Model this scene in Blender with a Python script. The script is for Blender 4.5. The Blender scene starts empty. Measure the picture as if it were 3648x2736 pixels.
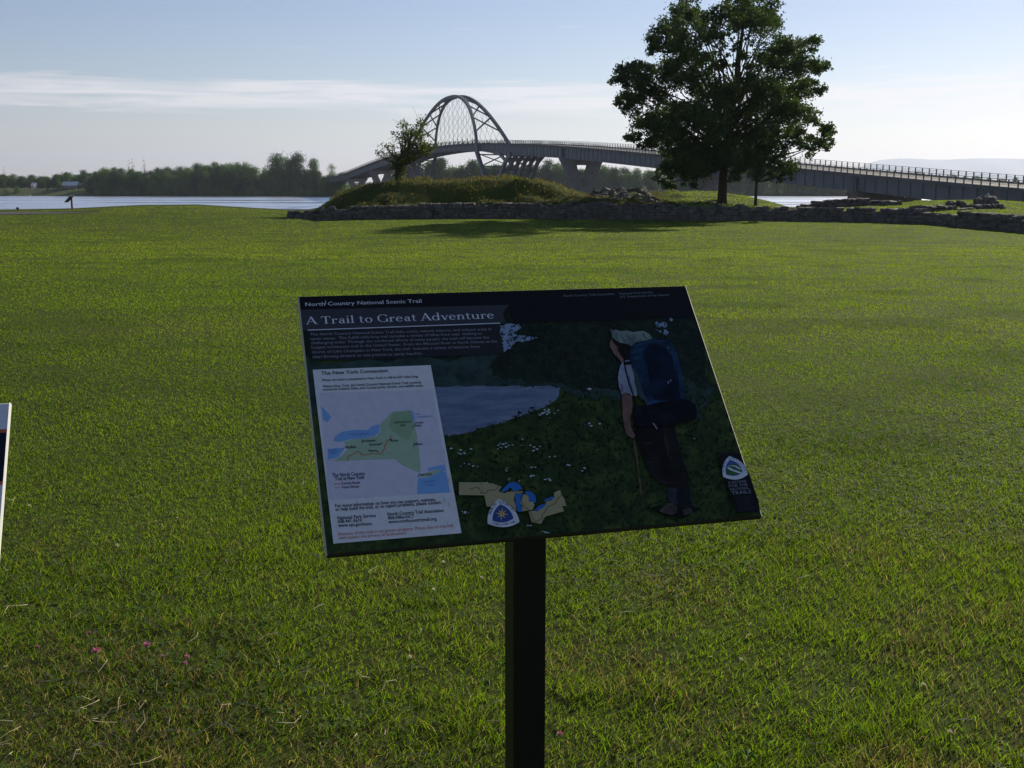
import bpy, bmesh, math, random
import numpy as np
from mathutils import Vector, Matrix

rad = math.radians
scene = bpy.context.scene
COL = scene.collection
rng = np.random.default_rng(11)
random.seed(11)

# ------------------------------------------------------------------ camera
FPX, CX, CY, HOR = 3950.0, 1824.0, 1368.0, 648.0      # focal length etc. in photograph pixels
EYE = 1.6
PITCH = math.atan((CY - HOR) / FPX)
cam_d = bpy.data.cameras.new('camera')
cam_d.sensor_width = 36.0
cam_d.lens = 36.0 * FPX / 3648.0
cam_d.clip_start = 0.05
cam_d.clip_end = 90000
cam = bpy.data.objects.new('camera', cam_d)
COL.objects.link(cam)
cam.location = (0, 0, EYE)
cam.rotation_euler = (math.pi / 2 - PITCH, 0, 0)
scene.camera = cam

# ------------------------------------------------------------------ sky, sun, exposure
SUN_EL, SUN_AZ = rad(25), rad(35)                      # azimuth to the right of the viewing direction
world = bpy.data.worlds.new('World')
scene.world = world
world.use_nodes = True
wn, wl = world.node_tree.nodes, world.node_tree.links
wn.clear()
w_out = wn.new('ShaderNodeOutputWorld')
w_bg = wn.new('ShaderNodeBackground')
w_bg.inputs['Strength'].default_value = 0.076
sky = wn.new('ShaderNodeTexSky')
sky.sky_type = 'NISHITA'
sky.sun_disc = False
sky.sun_elevation = SUN_EL
sky.sun_rotation = SUN_AZ
sky.altitude = 50
sky.air_density = 1.0
sky.dust_density = 0.15
sky.ozone_density = 3.5


def wnode(kind, **kw):
    n = wn.new(kind)
    for k, v in kw.items():
        setattr(n, k, v)
    return n


def wmath(op, a, b=None, c=None):
    n = wn.new('ShaderNodeMath')
    n.operation = op
    for i, v in enumerate((a, b, c)):
        if v is None:
            continue
        if isinstance(v, (int, float)):
            n.inputs[i].default_value = v
        else:
            wl.new(v, n.inputs[i])
    return n.outputs[0]


tc = wn.new('ShaderNodeTexCoord')
sx = wn.new('ShaderNodeSeparateXYZ')
wl.new(tc.outputs['Generated'], sx.inputs[0])
az = wmath('ARCTAN2', sx.outputs['X'], sx.outputs['Y'])
cmb = wn.new('ShaderNodeCombineXYZ')
wl.new(wmath('MULTIPLY', az, 7.0), cmb.inputs[0])
wl.new(wmath('MULTIPLY', sx.outputs['Z'], 120.0), cmb.inputs[1])
n1 = wnode('ShaderNodeTexNoise')
n1.inputs['Scale'].default_value = 1.0
n1.inputs['Detail'].default_value = 7
n1.inputs['Roughness'].default_value = 0.62
n1.inputs['Distortion'].default_value = 0.5
wl.new(cmb.outputs[0], n1.inputs['Vector'])
cmb2 = wn.new('ShaderNodeCombineXYZ')
wl.new(wmath('MULTIPLY', az, 1.6), cmb2.inputs[0])
n2 = wnode('ShaderNodeTexNoise')
n2.inputs['Scale'].default_value = 1.0
n2.inputs['Detail'].default_value = 2
wl.new(cmb2.outputs[0], n2.inputs['Vector'])
# band of thin cirrus about five degrees above the horizon, all the way round
zc = wmath('ADD', sx.outputs['Z'], wmath('MULTIPLY', wmath('SUBTRACT', n2.outputs[0], 0.5), -0.03))
bw = wmath('ADD', 0.019, wmath('MULTIPLY', wmath('MINIMUM', wmath('MAXIMUM', az, 0.0), 0.5), 0.030))
band = wmath('SUBTRACT', 1.0, wmath('POWER', wmath('DIVIDE', wmath('ABSOLUTE', wmath('SUBTRACT', zc, 0.072)), bw), 2.0))
band = wmath('MAXIMUM', band, 0.0)
cm = wmath('SUBTRACT', wmath('ADD', wmath('MULTIPLY', band, 0.50), wmath('MULTIPLY', n1.outputs[0], 1.5)), 0.955)
cm = wmath('MINIMUM', wmath('MAXIMUM', wmath('MULTIPLY', cm, 1.9), 0.0), 0.70)
cloud = wn.new('ShaderNodeMix')
cloud.data_type = 'RGBA'
wl.new(cm, cloud.inputs['Factor'])
tintn = wn.new('ShaderNodeMix')
tintn.data_type = 'RGBA'
tintn.blend_type = 'MULTIPLY'
tintn.inputs['Factor'].default_value = 1.0
wl.new(sky.outputs[0], tintn.inputs['A'])
tintn.inputs['B'].default_value = (1.08, 0.945, 0.975, 1)
wl.new(tintn.outputs['Result'], cloud.inputs['A'])
cloud.inputs['B'].default_value = (10.4, 9.9, 10.0, 1)
wl.new(cloud.outputs['Result'], w_bg.inputs['Color'])
wl.new(w_bg.outputs[0], w_out.inputs['Surface'])

sun_d = bpy.data.lights.new('sun', 'SUN')
sun_d.energy = 5.0
sun_d.angle = rad(0.53)
sun_d.color = (1.0, 0.90, 0.74)
sun = bpy.data.objects.new('sun', sun_d)
COL.objects.link(sun)
SUNV = Vector((math.cos(SUN_EL) * math.sin(SUN_AZ), math.cos(SUN_EL) * math.cos(SUN_AZ), math.sin(SUN_EL)))
sun.rotation_euler = SUNV.to_track_quat('Z', 'Y').to_euler()
sun.location = (60, 90, 80)

scene.view_settings.view_transform = 'Standard'
scene.view_settings.look = 'None'
scene.view_settings.gamma = 1.0
scene.view_settings.use_curve_mapping = False
scene.view_settings.exposure = 0.30
scene.render.engine = 'CYCLES'
scene.cycles.use_denoising = True
scene.cycles.max_bounces = 6
scene.cycles.transmission_bounces = 4
scene.cycles.volume_bounces = 0
scene.cycles.sample_clamp_indirect = 6


# ------------------------------------------------------------------ helpers
def at(px, py, Y):
    """Point of the place at distance Y ahead of the tripod whose bearing was read off the photograph."""
    c, s = math.cos(PITCH), math.sin(PITCH)
    up = (CY - py) / FPX
    dx, dy, dz = (px - CX) / FPX, c + up * s, -s + up * c
    k = Y / dy
    return Vector((dx * k, Y, EYE + dz * k))


def sm(a, b, x):
    t = np.clip((x - a) / (b - a), 0, 1)
    return t * t * (3 - 2 * t)


_tab = np.random.default_rng(5).random((256, 256))


def vnoise(x, y, seed=0):
    x = np.asarray(x, float) + seed * 17.13
    y = np.asarray(y, float) + seed * 7.77
    xi, yi = np.floor(x).astype(int), np.floor(y).astype(int)
    fx, fy = x - xi, y - yi
    fx, fy = fx * fx * (3 - 2 * fx), fy * fy * (3 - 2 * fy)
    g = lambda a, b: _tab[a & 255, b & 255]
    return (g(xi, yi) * (1 - fx) + g(xi + 1, yi) * fx) * (1 - fy) + (g(xi, yi + 1) * (1 - fx) + g(xi + 1, yi + 1) * fx) * fy


def fbm(x, y, octaves=4, seed=0):
    s, a, t = 0, 1.0, 0
    for i in range(octaves):
        s = s + a * vnoise(x * 2 ** i, y * 2 ** i, seed + i)
        t += a
        a *= 0.55
    return s / t


def new_mesh(name, verts, faces):
    me = bpy.data.meshes.new(name)
    me.from_pydata([tuple(v) for v in verts], [], [tuple(f) for f in faces])
    me.update()
    return me


def np_mesh(name, verts, quads=None, tris=None):
    """Fast mesh from numpy arrays."""
    me = bpy.data.meshes.new(name)
    nq = 0 if quads is None else len(quads)
    nt = 0 if tris is None else len(tris)
    me.vertices.add(len(verts))
    me.vertices.foreach_set('co', np.ascontiguousarray(verts, np.float32).ravel())
    me.loops.add(nq * 4 + nt * 3)
    idx = []
    if nq:
        idx.append(np.asarray(quads, np.int32).ravel())
    if nt:
        idx.append(np.asarray(tris, np.int32).ravel())
    me.loops.foreach_set('vertex_index', np.concatenate(idx))
    me.polygons.add(nq + nt)
    st = np.concatenate([np.arange(nq) * 4, nq * 4 + np.arange(nt) * 3]).astype(np.int32)
    me.polygons.foreach_set('loop_start', st)
    me.update(calc_edges=True)
    me.validate()
    return me


def set_color(me, cols):
    a = me.color_attributes.new('tint', 'FLOAT_COLOR', 'POINT')
    c = np.ones((len(cols), 4), np.float32)
    c[:, :3] = cols
    a.data.foreach_set('color', c.ravel())


def link(name, me, mat=None, parent=None, smooth=False):
    o = bpy.data.objects.new(name, me)
    COL.objects.link(o)
    if mat is not None and len(me.materials) == 0:
        me.materials.append(mat)
    if parent is not None:
        o.parent = parent
    if smooth:
        me.polygons.foreach_set('use_smooth', [True] * len(me.polygons))
    return o


def tag(o, label, cat, group=None):
    o['label'] = label
    o['category'] = cat
    if group:
        o['group'] = group
    return o


def empty(name, loc, label, cat, group=None, rz=0.0):
    o = bpy.data.objects.new(name, None)
    COL.objects.link(o)
    o.location = loc
    o.rotation_euler = (0, 0, rz)
    o.empty_display_size = 0.2
    return tag(o, label, cat, group)


def structure(o):
    o['kind'] = 'structure'
    return o


class MB:
    """collects shapes for one mesh object"""

    def __init__(self):
        self.v, self.f = [], []

    def add(self, vs, fs):
        b = len(self.v)
        self.v += [tuple(p) for p in vs]
        self.f += [tuple(i + b for i in f) for f in fs]
        return self

    def box(self, c, sx_, sy_, sz_, M=None):
        vs = [Vector((x * sx_ / 2, y * sy_ / 2, z * sz_ / 2)) for z in (-1, 1) for y in (-1, 1) for x in (-1, 1)]
        if M is not None:
            vs = [M @ p for p in vs]
        c = Vector(c)
        return self.add([p + c for p in vs], [(0, 2, 3, 1), (4, 5, 7, 6), (0, 1, 5, 4), (2, 6, 7, 3), (0, 4, 6, 2), (1, 3, 7, 5)])

    def bar(self, a, b, w, h, upv=(0, 0, 1)):
        a, b = Vector(a), Vector(b)
        d = (b - a).normalized()
        u = Vector(upv)
        s = d.cross(u)
        if s.length < 1e-4:
            s = d.cross(Vector((1, 0, 0)))
        s.normalize()
        t = s.cross(d)
        vs = [p + s * (i * w / 2) + t * (j * h / 2) for p in (a, b) for j in (-1, 1) for i in (-1, 1)]
        return self.add(vs, [(0, 1, 3, 2), (4, 6, 7, 5), (0, 4, 5, 1), (2, 3, 7, 6), (0, 2, 6, 4), (1, 5, 7, 3)])

    def tube(self, pts, rs, n=6, cap=True):
        pts = [Vector(p) for p in pts]
        if not hasattr(rs, '__len__'):
            rs = [rs] * len(pts)
        b = len(self.v)
        ref = Vector((0.31, 0.17, 0.93))
        for i, p in enumerate(pts):
            d = (pts[min(i + 1, len(pts) - 1)] - pts[max(i - 1, 0)]).normalized()
            s = d.cross(ref)
            if s.length < 0.05:
                s = d.cross(Vector((1, 0, 0)))
            s.normalize()
            t = s.cross(d)
            for k in range(n):
                a = 2 * math.pi * k / n
                self.v.append(tuple(p + s * (math.cos(a) * rs[i]) + t * (math.sin(a) * rs[i])))
        for i in range(len(pts) - 1):
            for k in range(n):
                self.f.append((b + i * n + k, b + i * n + (k + 1) % n, b + (i + 1) * n + (k + 1) % n, b + (i + 1) * n + k))
        if cap:
            self.f.append(tuple(b + k for k in range(n))[::-1])
            self.f.append(tuple(b + (len(pts) - 1) * n + k for k in range(n)))
        return self

    def loft(self, rings, closed=True, cap=True):
        n = len(rings[0])
        b = len(self.v)
        for r in rings:
            self.v += [tuple(p) for p in r]
        for i in range(len(rings) - 1):
            for k in range(n if closed else n - 1):
                self.f.append((b + i * n + k, b + i * n + (k + 1) % n, b + (i + 1) * n + (k + 1) % n, b + (i + 1) * n + k))
        if cap:
            self.f.append(tuple(b + k for k in range(n))[::-1])
            self.f.append(tuple(b + (len(rings) - 1) * n + k for k in range(n)))
        return self

    def build(self, name, mat, parent=None, smooth=False, fix=True):
        off = Vector((0, 0, 0))
        p = parent
        while p is not None:
            off = off + p.location
            p = p.parent
        me = new_mesh(name, [Vector(q) - off for q in self.v], self.f)
        if fix:
            bm = bmesh.new()
            bm.from_mesh(me)
            bmesh.ops.recalc_face_normals(bm, faces=bm.faces)
            bm.to_mesh(me)
            bm.free()
        return link(name, me, mat, parent, smooth)


# ------------------------------------------------------------------ materials
class Mat:
    def __init__(self, name):
        self.m = bpy.data.materials.new(name)
        self.m.use_nodes = True
        self.n, self.l = self.m.node_tree.nodes, self.m.node_tree.links
        self.n.clear()
        self.out = self.n.new('ShaderNodeOutputMaterial')

    def node(self, kind, **ins):
        nd = self.n.new(kind)
        for k, v in ins.items():
            k2 = k.replace('_', ' ')
            s = nd.inputs[k2]
            if hasattr(v, 'is_output') or hasattr(v, 'links'):
                self.l.new(v, s)
            else:
                s.default_value = v
        return nd

    def noise(self, scale, detail=4, rough=0.55, vec=None, dist=0.0):
        nd = self.node('ShaderNodeTexNoise', Scale=scale, Detail=detail, Roughness=rough, Distortion=dist)
        if vec is not None:
            self.l.new(vec, nd.inputs['Vector'])
        return nd.outputs[0]

    def ramp(self, fac, stops):
        nd = self.n.new('ShaderNodeValToRGB')
        self.l.new(fac, nd.inputs[0])
        e = nd.color_ramp.elements
        while len(e) < len(stops):
            e.new(0.5)
        for i, (p, c) in enumerate(stops):
            e[i].position = p
            e[i].color = (*c, 1) if len(c) == 3 else c
        return nd.outputs[0]

    def mix(self, fac, a, b, blend='MIX'):
        nd = self.n.new('ShaderNodeMix')
        nd.data_type = 'RGBA'
        nd.blend_type = blend
        for s, v in ((nd.inputs['Factor'], fac), (nd.inputs['A'], a), (nd.inputs['B'], b)):
            if isinstance(v, (int, float)):
                s.default_value = v
            elif isinstance(v, tuple):
                s.default_value = (*v, 1) if len(v) == 3 else v
            else:
                self.l.new(v, s)
        return nd.outputs['Result']

    def bump(self, h, strength=0.3, dist=0.02):
        nd = self.node('ShaderNodeBump', Strength=strength, Distance=dist)
        self.l.new(h, nd.inputs['Height'])
        return nd.outputs[0]

    def coord(self, which='Object', scale=(1, 1, 1)):
        t = self.n.new('ShaderNodeTexCoord')
        mp = self.n.new('ShaderNodeMapping')
        mp.inputs['Scale'].default_value = scale
        self.l.new(t.outputs[which], mp.inputs[0])
        return mp.outputs[0]

    def wpos(self, scale=(1, 1, 1)):
        t = self.n.new('ShaderNodeNewGeometry')
        mp = self.n.new('ShaderNodeMapping')
        mp.inputs['Scale'].default_value = scale
        self.l.new(t.outputs['Position'], mp.inputs[0])
        return mp.outputs[0]

    def principled(self, color, rough=0.7, normal=None, spec=0.4, metallic=0.0):
        p = self.n.new('ShaderNodeBsdfPrincipled')
        for s, v in ((p.inputs['Base Color'], color), (p.inputs['Roughness'], rough)):
            if isinstance(v, tuple):
                s.default_value = (*v, 1)
            elif isinstance(v, (int, float)):
                s.default_value = v
            else:
                self.l.new(v, s)
        p.inputs['Specular IOR Level'].default_value = spec
        p.inputs['Metallic'].default_value = metallic
        if normal is not None:
            self.l.new(normal, p.inputs['Normal'])
        self.l.new(p.outputs[0], self.out.inputs[0])
        return p


def simple(name, c, rough=0.7, var=0.25, scale=6.0, spec=0.35, metallic=0.0, bump=0.0, wp=False):
    m = Mat(name)
    v = m.wpos() if wp else m.coord('Object')
    f = m.noise(scale, 5, 0.6, v)
    lo = tuple(x * (1 - var) for x in c)
    hi = tuple(min(1, x * (1 + var)) for x in c)
    nrm = m.bump(m.noise(scale * 4, 4, 0.6, v), bump, 0.02) if bump else None
    m.principled(m.ramp(f, [(0.3, lo), (0.7, hi)]), rough, nrm, spec, metallic)
    return m.m


def foliage(name, lo, hi, scale=0.6, trans=0.45, tint=False, rough=0.6, spec=0.12, tcol=(1.15, 1.25, 0.45)):
    m = Mat(name)
    if tint:
        at_ = m.n.new('ShaderNodeAttribute')
        at_.attribute_name = 'tint'
        col = at_.outputs['Color']
    else:
        col = m.ramp(m.noise(scale, 4, 0.65, m.wpos()), [(0.3, lo), (0.7, hi)])
    p = m.principled(col, rough, None, spec)
    t = m.n.new('ShaderNodeBsdfTranslucent')
    m.l.new(m.mix(1.0, col, tcol, 'MULTIPLY'), t.inputs[0])
    mx = m.n.new('ShaderNodeMixShader')
    mx.inputs[0].default_value = trans
    m.l.new(p.outputs[0], mx.inputs[1])
    m.l.new(t.outputs[0], mx.inputs[2])
    m.l.new(mx.outputs[0], m.out.inputs[0])
    return m.m


M = {}
M['grass'] = foliage('grass_blades', 0, 0, tint=True, trans=0.62, rough=0.65, spec=0.20, tcol=(1.95, 2.0, 0.55))
M['leaf'] = foliage('leaves', (0.034, 0.062, 0.026), (0.070, 0.108, 0.042), 0.9, 0.40)
M['leaf_thin'] = foliage('leaves_thin', (0.050, 0.072, 0.022), (0.095, 0.120, 0.038), 1.2, 0.42)
M['wood_a'] = foliage('wood_leaves_a', (0.036, 0.090, 0.016), (0.096, 0.190, 0.034), 0.2, 0.25)
M['wood_b'] = foliage('wood_leaves_b', (0.022, 0.058, 0.014), (0.054, 0.116, 0.024), 0.2, 0.22)
M['wood_c'] = foliage('wood_leaves_c', (0.068, 0.142, 0.030), (0.134, 0.235, 0.052), 0.2, 0.28)
M['bark'] = simple('bark', (0.060, 0.048, 0.036), 0.9, 0.5, 7, 0.15, bump=0.6)
M['steel'] = simple('bridge_steel', (0.095, 0.112, 0.128), 0.55, 0.18, 0.35, 0.4, wp=True)
M['rail'] = simple('rail_steel', (0.10, 0.11, 0.11), 0.5, 0.15, 1.0, 0.4)
M['concrete'] = simple('bridge_concrete', (0.18, 0.18, 0.17), 0.85, 0.2, 0.4, 0.25, wp=True)
M['deck'] = simple('deck_concrete', (0.12, 0.12, 0.115), 0.85, 0.2, 0.4, 0.2, wp=True)
M['asphalt'] = simple('asphalt', (0.055, 0.053, 0.055), 0.9, 0.3, 5, 0.3, bump=0.3)
M['stone'] = simple('limestone', (0.12, 0.11, 0.095), 0.9, 0.45, 2.2, 0.2, bump=0.7, wp=True)
M['rubble'] = simple('wall_core', (0.085, 0.08, 0.065), 0.95, 0.6, 3.5, 0.15, bump=0.9, wp=True)
M['black_steel'] = simple('black_painted_steel', (0.006, 0.006, 0.0055), 0.45, 0.3, 18, 0.35)
M['panel_edge'] = simple('phenolic_edge', (0.42, 0.39, 0.30), 0.45, 0.12, 30, 0.4)
M['board_back'] = simple('panel_core', (0.018, 0.016, 0.014), 0.5, 0.3, 14, 0.35)
M['white_edge'] = simple('white_panel_edge', (0.70, 0.69, 0.62), 0.5, 0.06, 30, 0.35)
M['hill'] = simple('hill_forest', (0.035, 0.055, 0.030), 0.95, 0.4, 0.002, 0.1, wp=True)


def flat(name, c, rough=0.42, var=0.06, scale=60):
    return simple(name, c, rough, var, scale, 0.12)


# ------------------------------------------------------------------ ground
# silhouettes of the near land: bearing -> row on the photograph of its crest, and the crest's distance
CR_PX = [-6000, -400, 0, 250, 490, 700, 900, 1000, 1100, 1140, 1180, 1220, 1330, 1410, 1490, 1560, 1640, 1700, 1770, 1856, 1941, 1997, 2054, 2100, 2200, 2300, 2400, 2471, 2558, 2654, 2727, 2809, 2850, 2960, 3110, 3216, 3278, 3382, 3538, 3648, 4200, 9000]
CR_RW = [750, 750, 747, 742, 730, 728, 740, 745, 747, 744, 716, 691, 659, 643, 641, 651, 651, 645, 643, 640, 654, 668, 690, 695, 700, 700, 690, 681, 683, 700, 715, 739, 741, 735, 729, 725, 718, 715, 713, 720, 720, 720]
CR_Y = [82, 82, 82, 82, 82, 82, 82, 82, 82, 78, 74, 72.5, 72, 72, 72, 72, 72, 72, 72, 72, 72, 72, 72.5, 75, 80, 84, 86, 88, 88, 88, 88, 86, 86, 86, 88, 90, 90, 90, 90, 90, 92, 92]
CR_Z = [float(at(1824, r, y).z) for r, y in zip(CR_RW, CR_Y)]
# the stone wall: bearing, row of its foot, row of its top, distance
WALL = [(1030, 790, 757, 66.0), (1150, 786, 747, 66.6), (1290, 782, 741, 67.2), (1430, 780, 731, 67.6), (1550, 779, 727, 67.8), (1700, 778, 727, 68.0), (1900, 779, 729, 68.0), (2030, 781, 722, 68.0), (2200, 783, 728, 67.6), (2365, 785, 734, 67.0), (2450, 785, 732, 66.6), (2560, 785, 736, 66.2), (2640, 785, 736, 65.8), (2720, 786, 744, 65.4), (2850, 788, 742, 64.6), (3000, 790, 746, 63.4), (3100, 792, 748, 62.4), (3200, 795, 753, 61.2), (3300, 799, 763, 59.8), (3400, 808, 766, 58.0), (3500, 816, 766, 56.4), (3648, 829, 774, 54.0), (3900, 852, 790, 50.5), (4300, 886, 812, 46.0)]
W_PX = [w[0] for w in WALL]
W_Y = [w[3] for w in WALL]
W_FZ = [float(at(1824, w[1], w[3]).z) for w in WALL]
W_TZ = [float(at(1824, w[2], w[3]).z) for w in WALL]
KX = FPX / math.cos(PITCH)


def ground_z(x, y, detail=True):
    x, y = np.asarray(x, float), np.asarray(y, float)
    px = CX + KX * x / np.maximum(y, 34.0)
    base = -0.70 * sm(3, 52, y) + 0.10 * (fbm(x * 0.045 + 3, y * 0.045, 3, 2) - 0.5) * sm(6, 30, y)
    fz = np.interp(px, W_PX, W_FZ)
    yw = np.interp(px, W_PX, W_Y)
    tz = np.interp(px, W_PX, W_TZ)
    wk = sm(1000, 1040, px)
    base = base + (fz - base) * sm(30, 52, y) * sm(900, 1040, px)
    zc = np.interp(px, CR_PX, CR_Z)
    yc = np.interp(px, CR_PX, CR_Y)
    # behind the wall (or, left of it, from the open lawn) the land rises to its crest
    steep = sm(1120, 1300, px) * (1 - sm(2000, 2300, px))

    def climb(start, z0):
        t = np.clip((y - start) / np.maximum(yc - start, 1), 0, 1)
        e = t * t * (3 - 2 * t)
        e = e * (1 - steep) + (0.75 * t + 0.25 * t * t * (3 - 2 * t)) * steep
        return np.where(y > start, z0 + (zc - z0) * e, base), t
    z_open, t_open = climb(46.0 + 0 * px, base)
    z_wall, t_wall = climb(yw + 0.75, np.minimum(tz - 0.06, np.maximum(zc, fz)))
    k = sm(1048, 1125, px)
    z = z_open * (1 - k) + z_wall * k
    t = t_open * (1 - k) + t_wall * k
    over = np.maximum(y - yc - 10.0 * sm(1200, 1330, px) * (1 - sm(1990, 2080, px)), 0)
    z = z - np.where(over > 0, 0.010 * over ** 2 / (1 + 0.03 * over) + 0.02 * over, 0)
    if detail:
        rough = sm(0.0, 0.25, t) * sm(1060, 1160, px) * np.where(px < 2420, 1.0, 0.35)
        z = z + rough * (0.75 * (fbm(x * 0.9, y * 0.9, 4, 9) - 0.5) + 0.7 * (fbm(x * 0.30, y * 0.34, 2, 4) - 0.5)) * (1 - 0.75 * np.exp(-((y - yc) / 1.4) ** 2))
    return np.maximum(z, -12.0)


def gz(x, y):
    return float(ground_z(np.array([x]), np.array([y]))[0])


ys = np.concatenate([np.arange(-40, 44, 1.0), np.arange(44, 96, 0.4), np.arange(96, 190, 2.0)])
xs = np.concatenate([np.arange(-220, -60, 3.0), np.arange(-60, 70, 0.45), np.arange(70, 230, 3.0)])
GX, GY = np.meshgrid(xs, ys)
GZ = ground_z(GX, GY)
nx_, ny_ = len(xs), len(ys)
idx = np.arange(nx_ * ny_).reshape(ny_, nx_)
quads = np.stack([idx[:-1, :-1], idx[:-1, 1:], idx[1:, 1:], idx[1:, :-1]], -1).reshape(-1, 4)

m = Mat('lawn')
big = m.noise(0.09, 3, 0.5, m.wpos((.4, 3.2, 1)))
mid = m.noise(0.8, 5, 0.6, m.wpos())
fine = m.noise(26, 6, 0.7, m.wpos())
c1 = m.ramp(big, [(0.30, (0.064, 0.094, 0.015)), (0.70, (0.088, 0.118, 0.021))])
c2 = m.mix(m.ramp(mid, [(0.45, (0, 0, 0)), (0.78, (0.35, 0.35, 0.35))]), c1, (0.070, 0.056, 0.028))
c3 = m.mix(m.ramp(fine, [(0.38, (0.75, 0.75, 0.75)), (0.62, (0, 0, 0))]), c2, (0.020, 0.022, 0.008))
m.principled(c3, 0.95, m.bump(fine, 0.5, 0.03), 0.04)
M['lawn'] = m.m
lawn = structure(link('lawn', np_mesh('lawn', np.stack([GX, GY, GZ], -1).reshape(-1, 3), quads), M['lawn'], smooth=True))

# far side of the lake
SHORE_Y = 852.0
fx = np.concatenate([np.arange(-16000, -700, 900), np.arange(-700, 900, 14), np.arange(900, 16001, 900)]).astype(float)
fy = np.concatenate([np.arange(812, 980, 6), np.arange(980, 1700, 60), np.arange(1700, 25500, 1400)]).astype(float)
FX, FY = np.meshgrid(fx, fy)


def shore_y(x):
    x = np.asarray(x)
    return SHORE_Y + 26 * (fbm(x * 0.010, x * 0 + 2.0, 3, 6) - 0.5) - 36 * np.exp(-((x + 132) / 26) ** 2)


def far_z(x, y):
    d = y - shore_y(x)
    px = CX + KX * x / y
    z = -9.9 + 1.5 * sm(-6, 6, d) + 3.4 * sm(0, 30, d) + 3.0 * sm(30, 260, d)
    z = z + 1.6 * (1 - sm(250, 420, px)) * sm(4, 30, d)
    return np.where(d < -8, -11.5, z)


FZ = far_z(FX, FY)
idx = np.arange(FX.size).reshape(FX.shape)
quads = np.stack([idx[:-1, :-1], idx[:-1, 1:], idx[1:, 1:], idx[1:, :-1]], -1).reshape(-1, 4)
m = Mat('far_bank')
n_ = m.noise(0.05, 5, 0.6, m.wpos())
m.principled(m.ramp(n_, [(0.35, (0.045, 0.065, 0.020)), (0.55, (0.080, 0.095, 0.034)), (0.7, (0.10, 0.088, 0.055))]), 0.95, None, 0.1)
M['far_bank'] = m.m
structure(link('far_shore', np_mesh('far_shore', np.stack([FX, FY, FZ], -1).reshape(-1, 3), quads), M['far_bank'], smooth=True))

# lake
m = Mat('lake_water')
st = m.noise(1.0, 3, 0.5, m.wpos((0.004, 0.045, 1)), 0.4)
rip = m.noise(1.0, 4, 0.6, m.wpos((0.35, 0.9, 1)))
bn = m.node('ShaderNodeBump', Distance=0.25)
m.l.new(rip, bn.inputs['Height'])
m.l.new(m.ramp(st, [(0.40, (0.03, 0.03, 0.03)), (0.47, (0.12, 0.12, 0.12))]), bn.inputs['Strength'])
fre = m.node('ShaderNodeFresnel', IOR=1.33)
gl = m.n.new('ShaderNodeBsdfGlossy')
gl.inputs['Color'].default_value = (0.95, 0.97, 1.0, 1)
m.l.new(bn.outputs[0], gl.inputs['Normal'])
m.l.new(m.ramp(st, [(0.40, (0.10, 0.10, 0.10)), (0.46, (0.34, 0.34, 0.34))]), gl.inputs['Roughness'])
df = m.node('ShaderNodeBsdfDiffuse', Color=(0.014, 0.024, 0.032, 1))
mx_ = m.n.new('ShaderNodeMixShader')
m.l.new(fre.outputs[0], mx_.inputs[0])
m.l.new(df.outputs[0], mx_.inputs[1])
m.l.new(gl.outputs[0], mx_.inputs[2])
m.l.new(mx_.outputs[0], m.out.inputs[0])
M['water'] = m.m
wv = [(-16000, 70, -9), (16000, 70, -9), (16000, 25500, -9), (-16000, 25500, -9)]
structure(link('lake_water', new_mesh('lake_water', wv, [(0, 1, 2, 3)]), M['water']))

# hills beyond
hp = [(2960, 640), (3040, 622), (3085, 598), (3110, 579), (3150, 569), (3200, 566), (3290, 567), (3360, 570), (3430, 567), (3500, 564), (3570, 565), (3648, 569), (3800, 574), (4100, 590), (4600, 612), (5200, 634), (5600, 648)]
mb = MB()
rings = []
for r, (k, dy) in enumerate(((0.0, -1600), (0.55, -900), (0.86, -350), (1.0, 0), (0.8, 700), (0.0, 1500))):
    ring = []
    for i, (hx, hr) in enumerate(np.array([(a, np.interp(a, [q[0] for q in hp], [q[1] for q in hp])) for a in np.linspace(2960, 5600, 90)])):
        P = at(hx, hr, 23500)
        h = max(P.z + 6, 4)
        ring.append((P.x, P.y + dy + 200 * math.sin(i * 0.9 + r), -8 + h * k + (8 if r == 3 else 0)))
    rings.append(ring)
mb.loft(rings, closed=False, cap=False)
structure(mb.build('far_hills', M['hill'], smooth=True))

# road on the left of the lawn
mb = MB()
top, bot = [], []
for px in np.linspace(-900, 345, 40):
    w = 4.6 * min(1.0, (345 - px) / 330 + 0.02)
    for lst, yy in ((bot, 70.5 + 0.3), (top, 70.5 + 0.3 + w)):
        x = (px - CX) / KX * yy
        lst.append((x, yy, gz(x, yy) + 0.03))
mb.add(bot + top, [(i, i + 1, 40 + i + 1, 40 + i) for i in range(39)])
structure(mb.build('road', M['asphalt']))

# ------------------------------------------------------------------ haze (the air between here and the far hills)
mb = MB()
mb.box((0, 12790, 293.5), 33000, 25980, 613)
hz = mb.build('haze', None)
m = Mat('haze')
pv = m.n.new('ShaderNodeVolumePrincipled')
pv.inputs['Color'].default_value = (0.71, 0.80, 0.98, 1)
pv.inputs['Density'].default_value = 6.0e-5
pv.inputs['Anisotropy'].default_value = 0.35
m.l.new(pv.outputs[0], m.out.inputs['Volume'])
hz.data.materials.append(m.m)
hz['kind'] = 'stuff'
hz['label'] = 'thin pale morning haze over the lake and hills'


# ------------------------------------------------------------------ stone wall and ruins
def stone_mesh(name, seed, sub=False):
    r = random.Random(seed)
    bm = bmesh.new()
    bmesh.ops.create_cube(bm, size=1.0)
    bmesh.ops.bevel(bm, geom=bm.edges[:], offset=0.16, segments=1, affect='EDGES')
    for v in bm.verts:
        v.co += Vector((r.uniform(-.09, .09), r.uniform(-.09, .09), r.uniform(-.11, .11)))
    me = bpy.data.meshes.new(name)
    bm.to_mesh(me)
    bm.free()
    me.materials.append(M['stone'])
    return me


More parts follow.
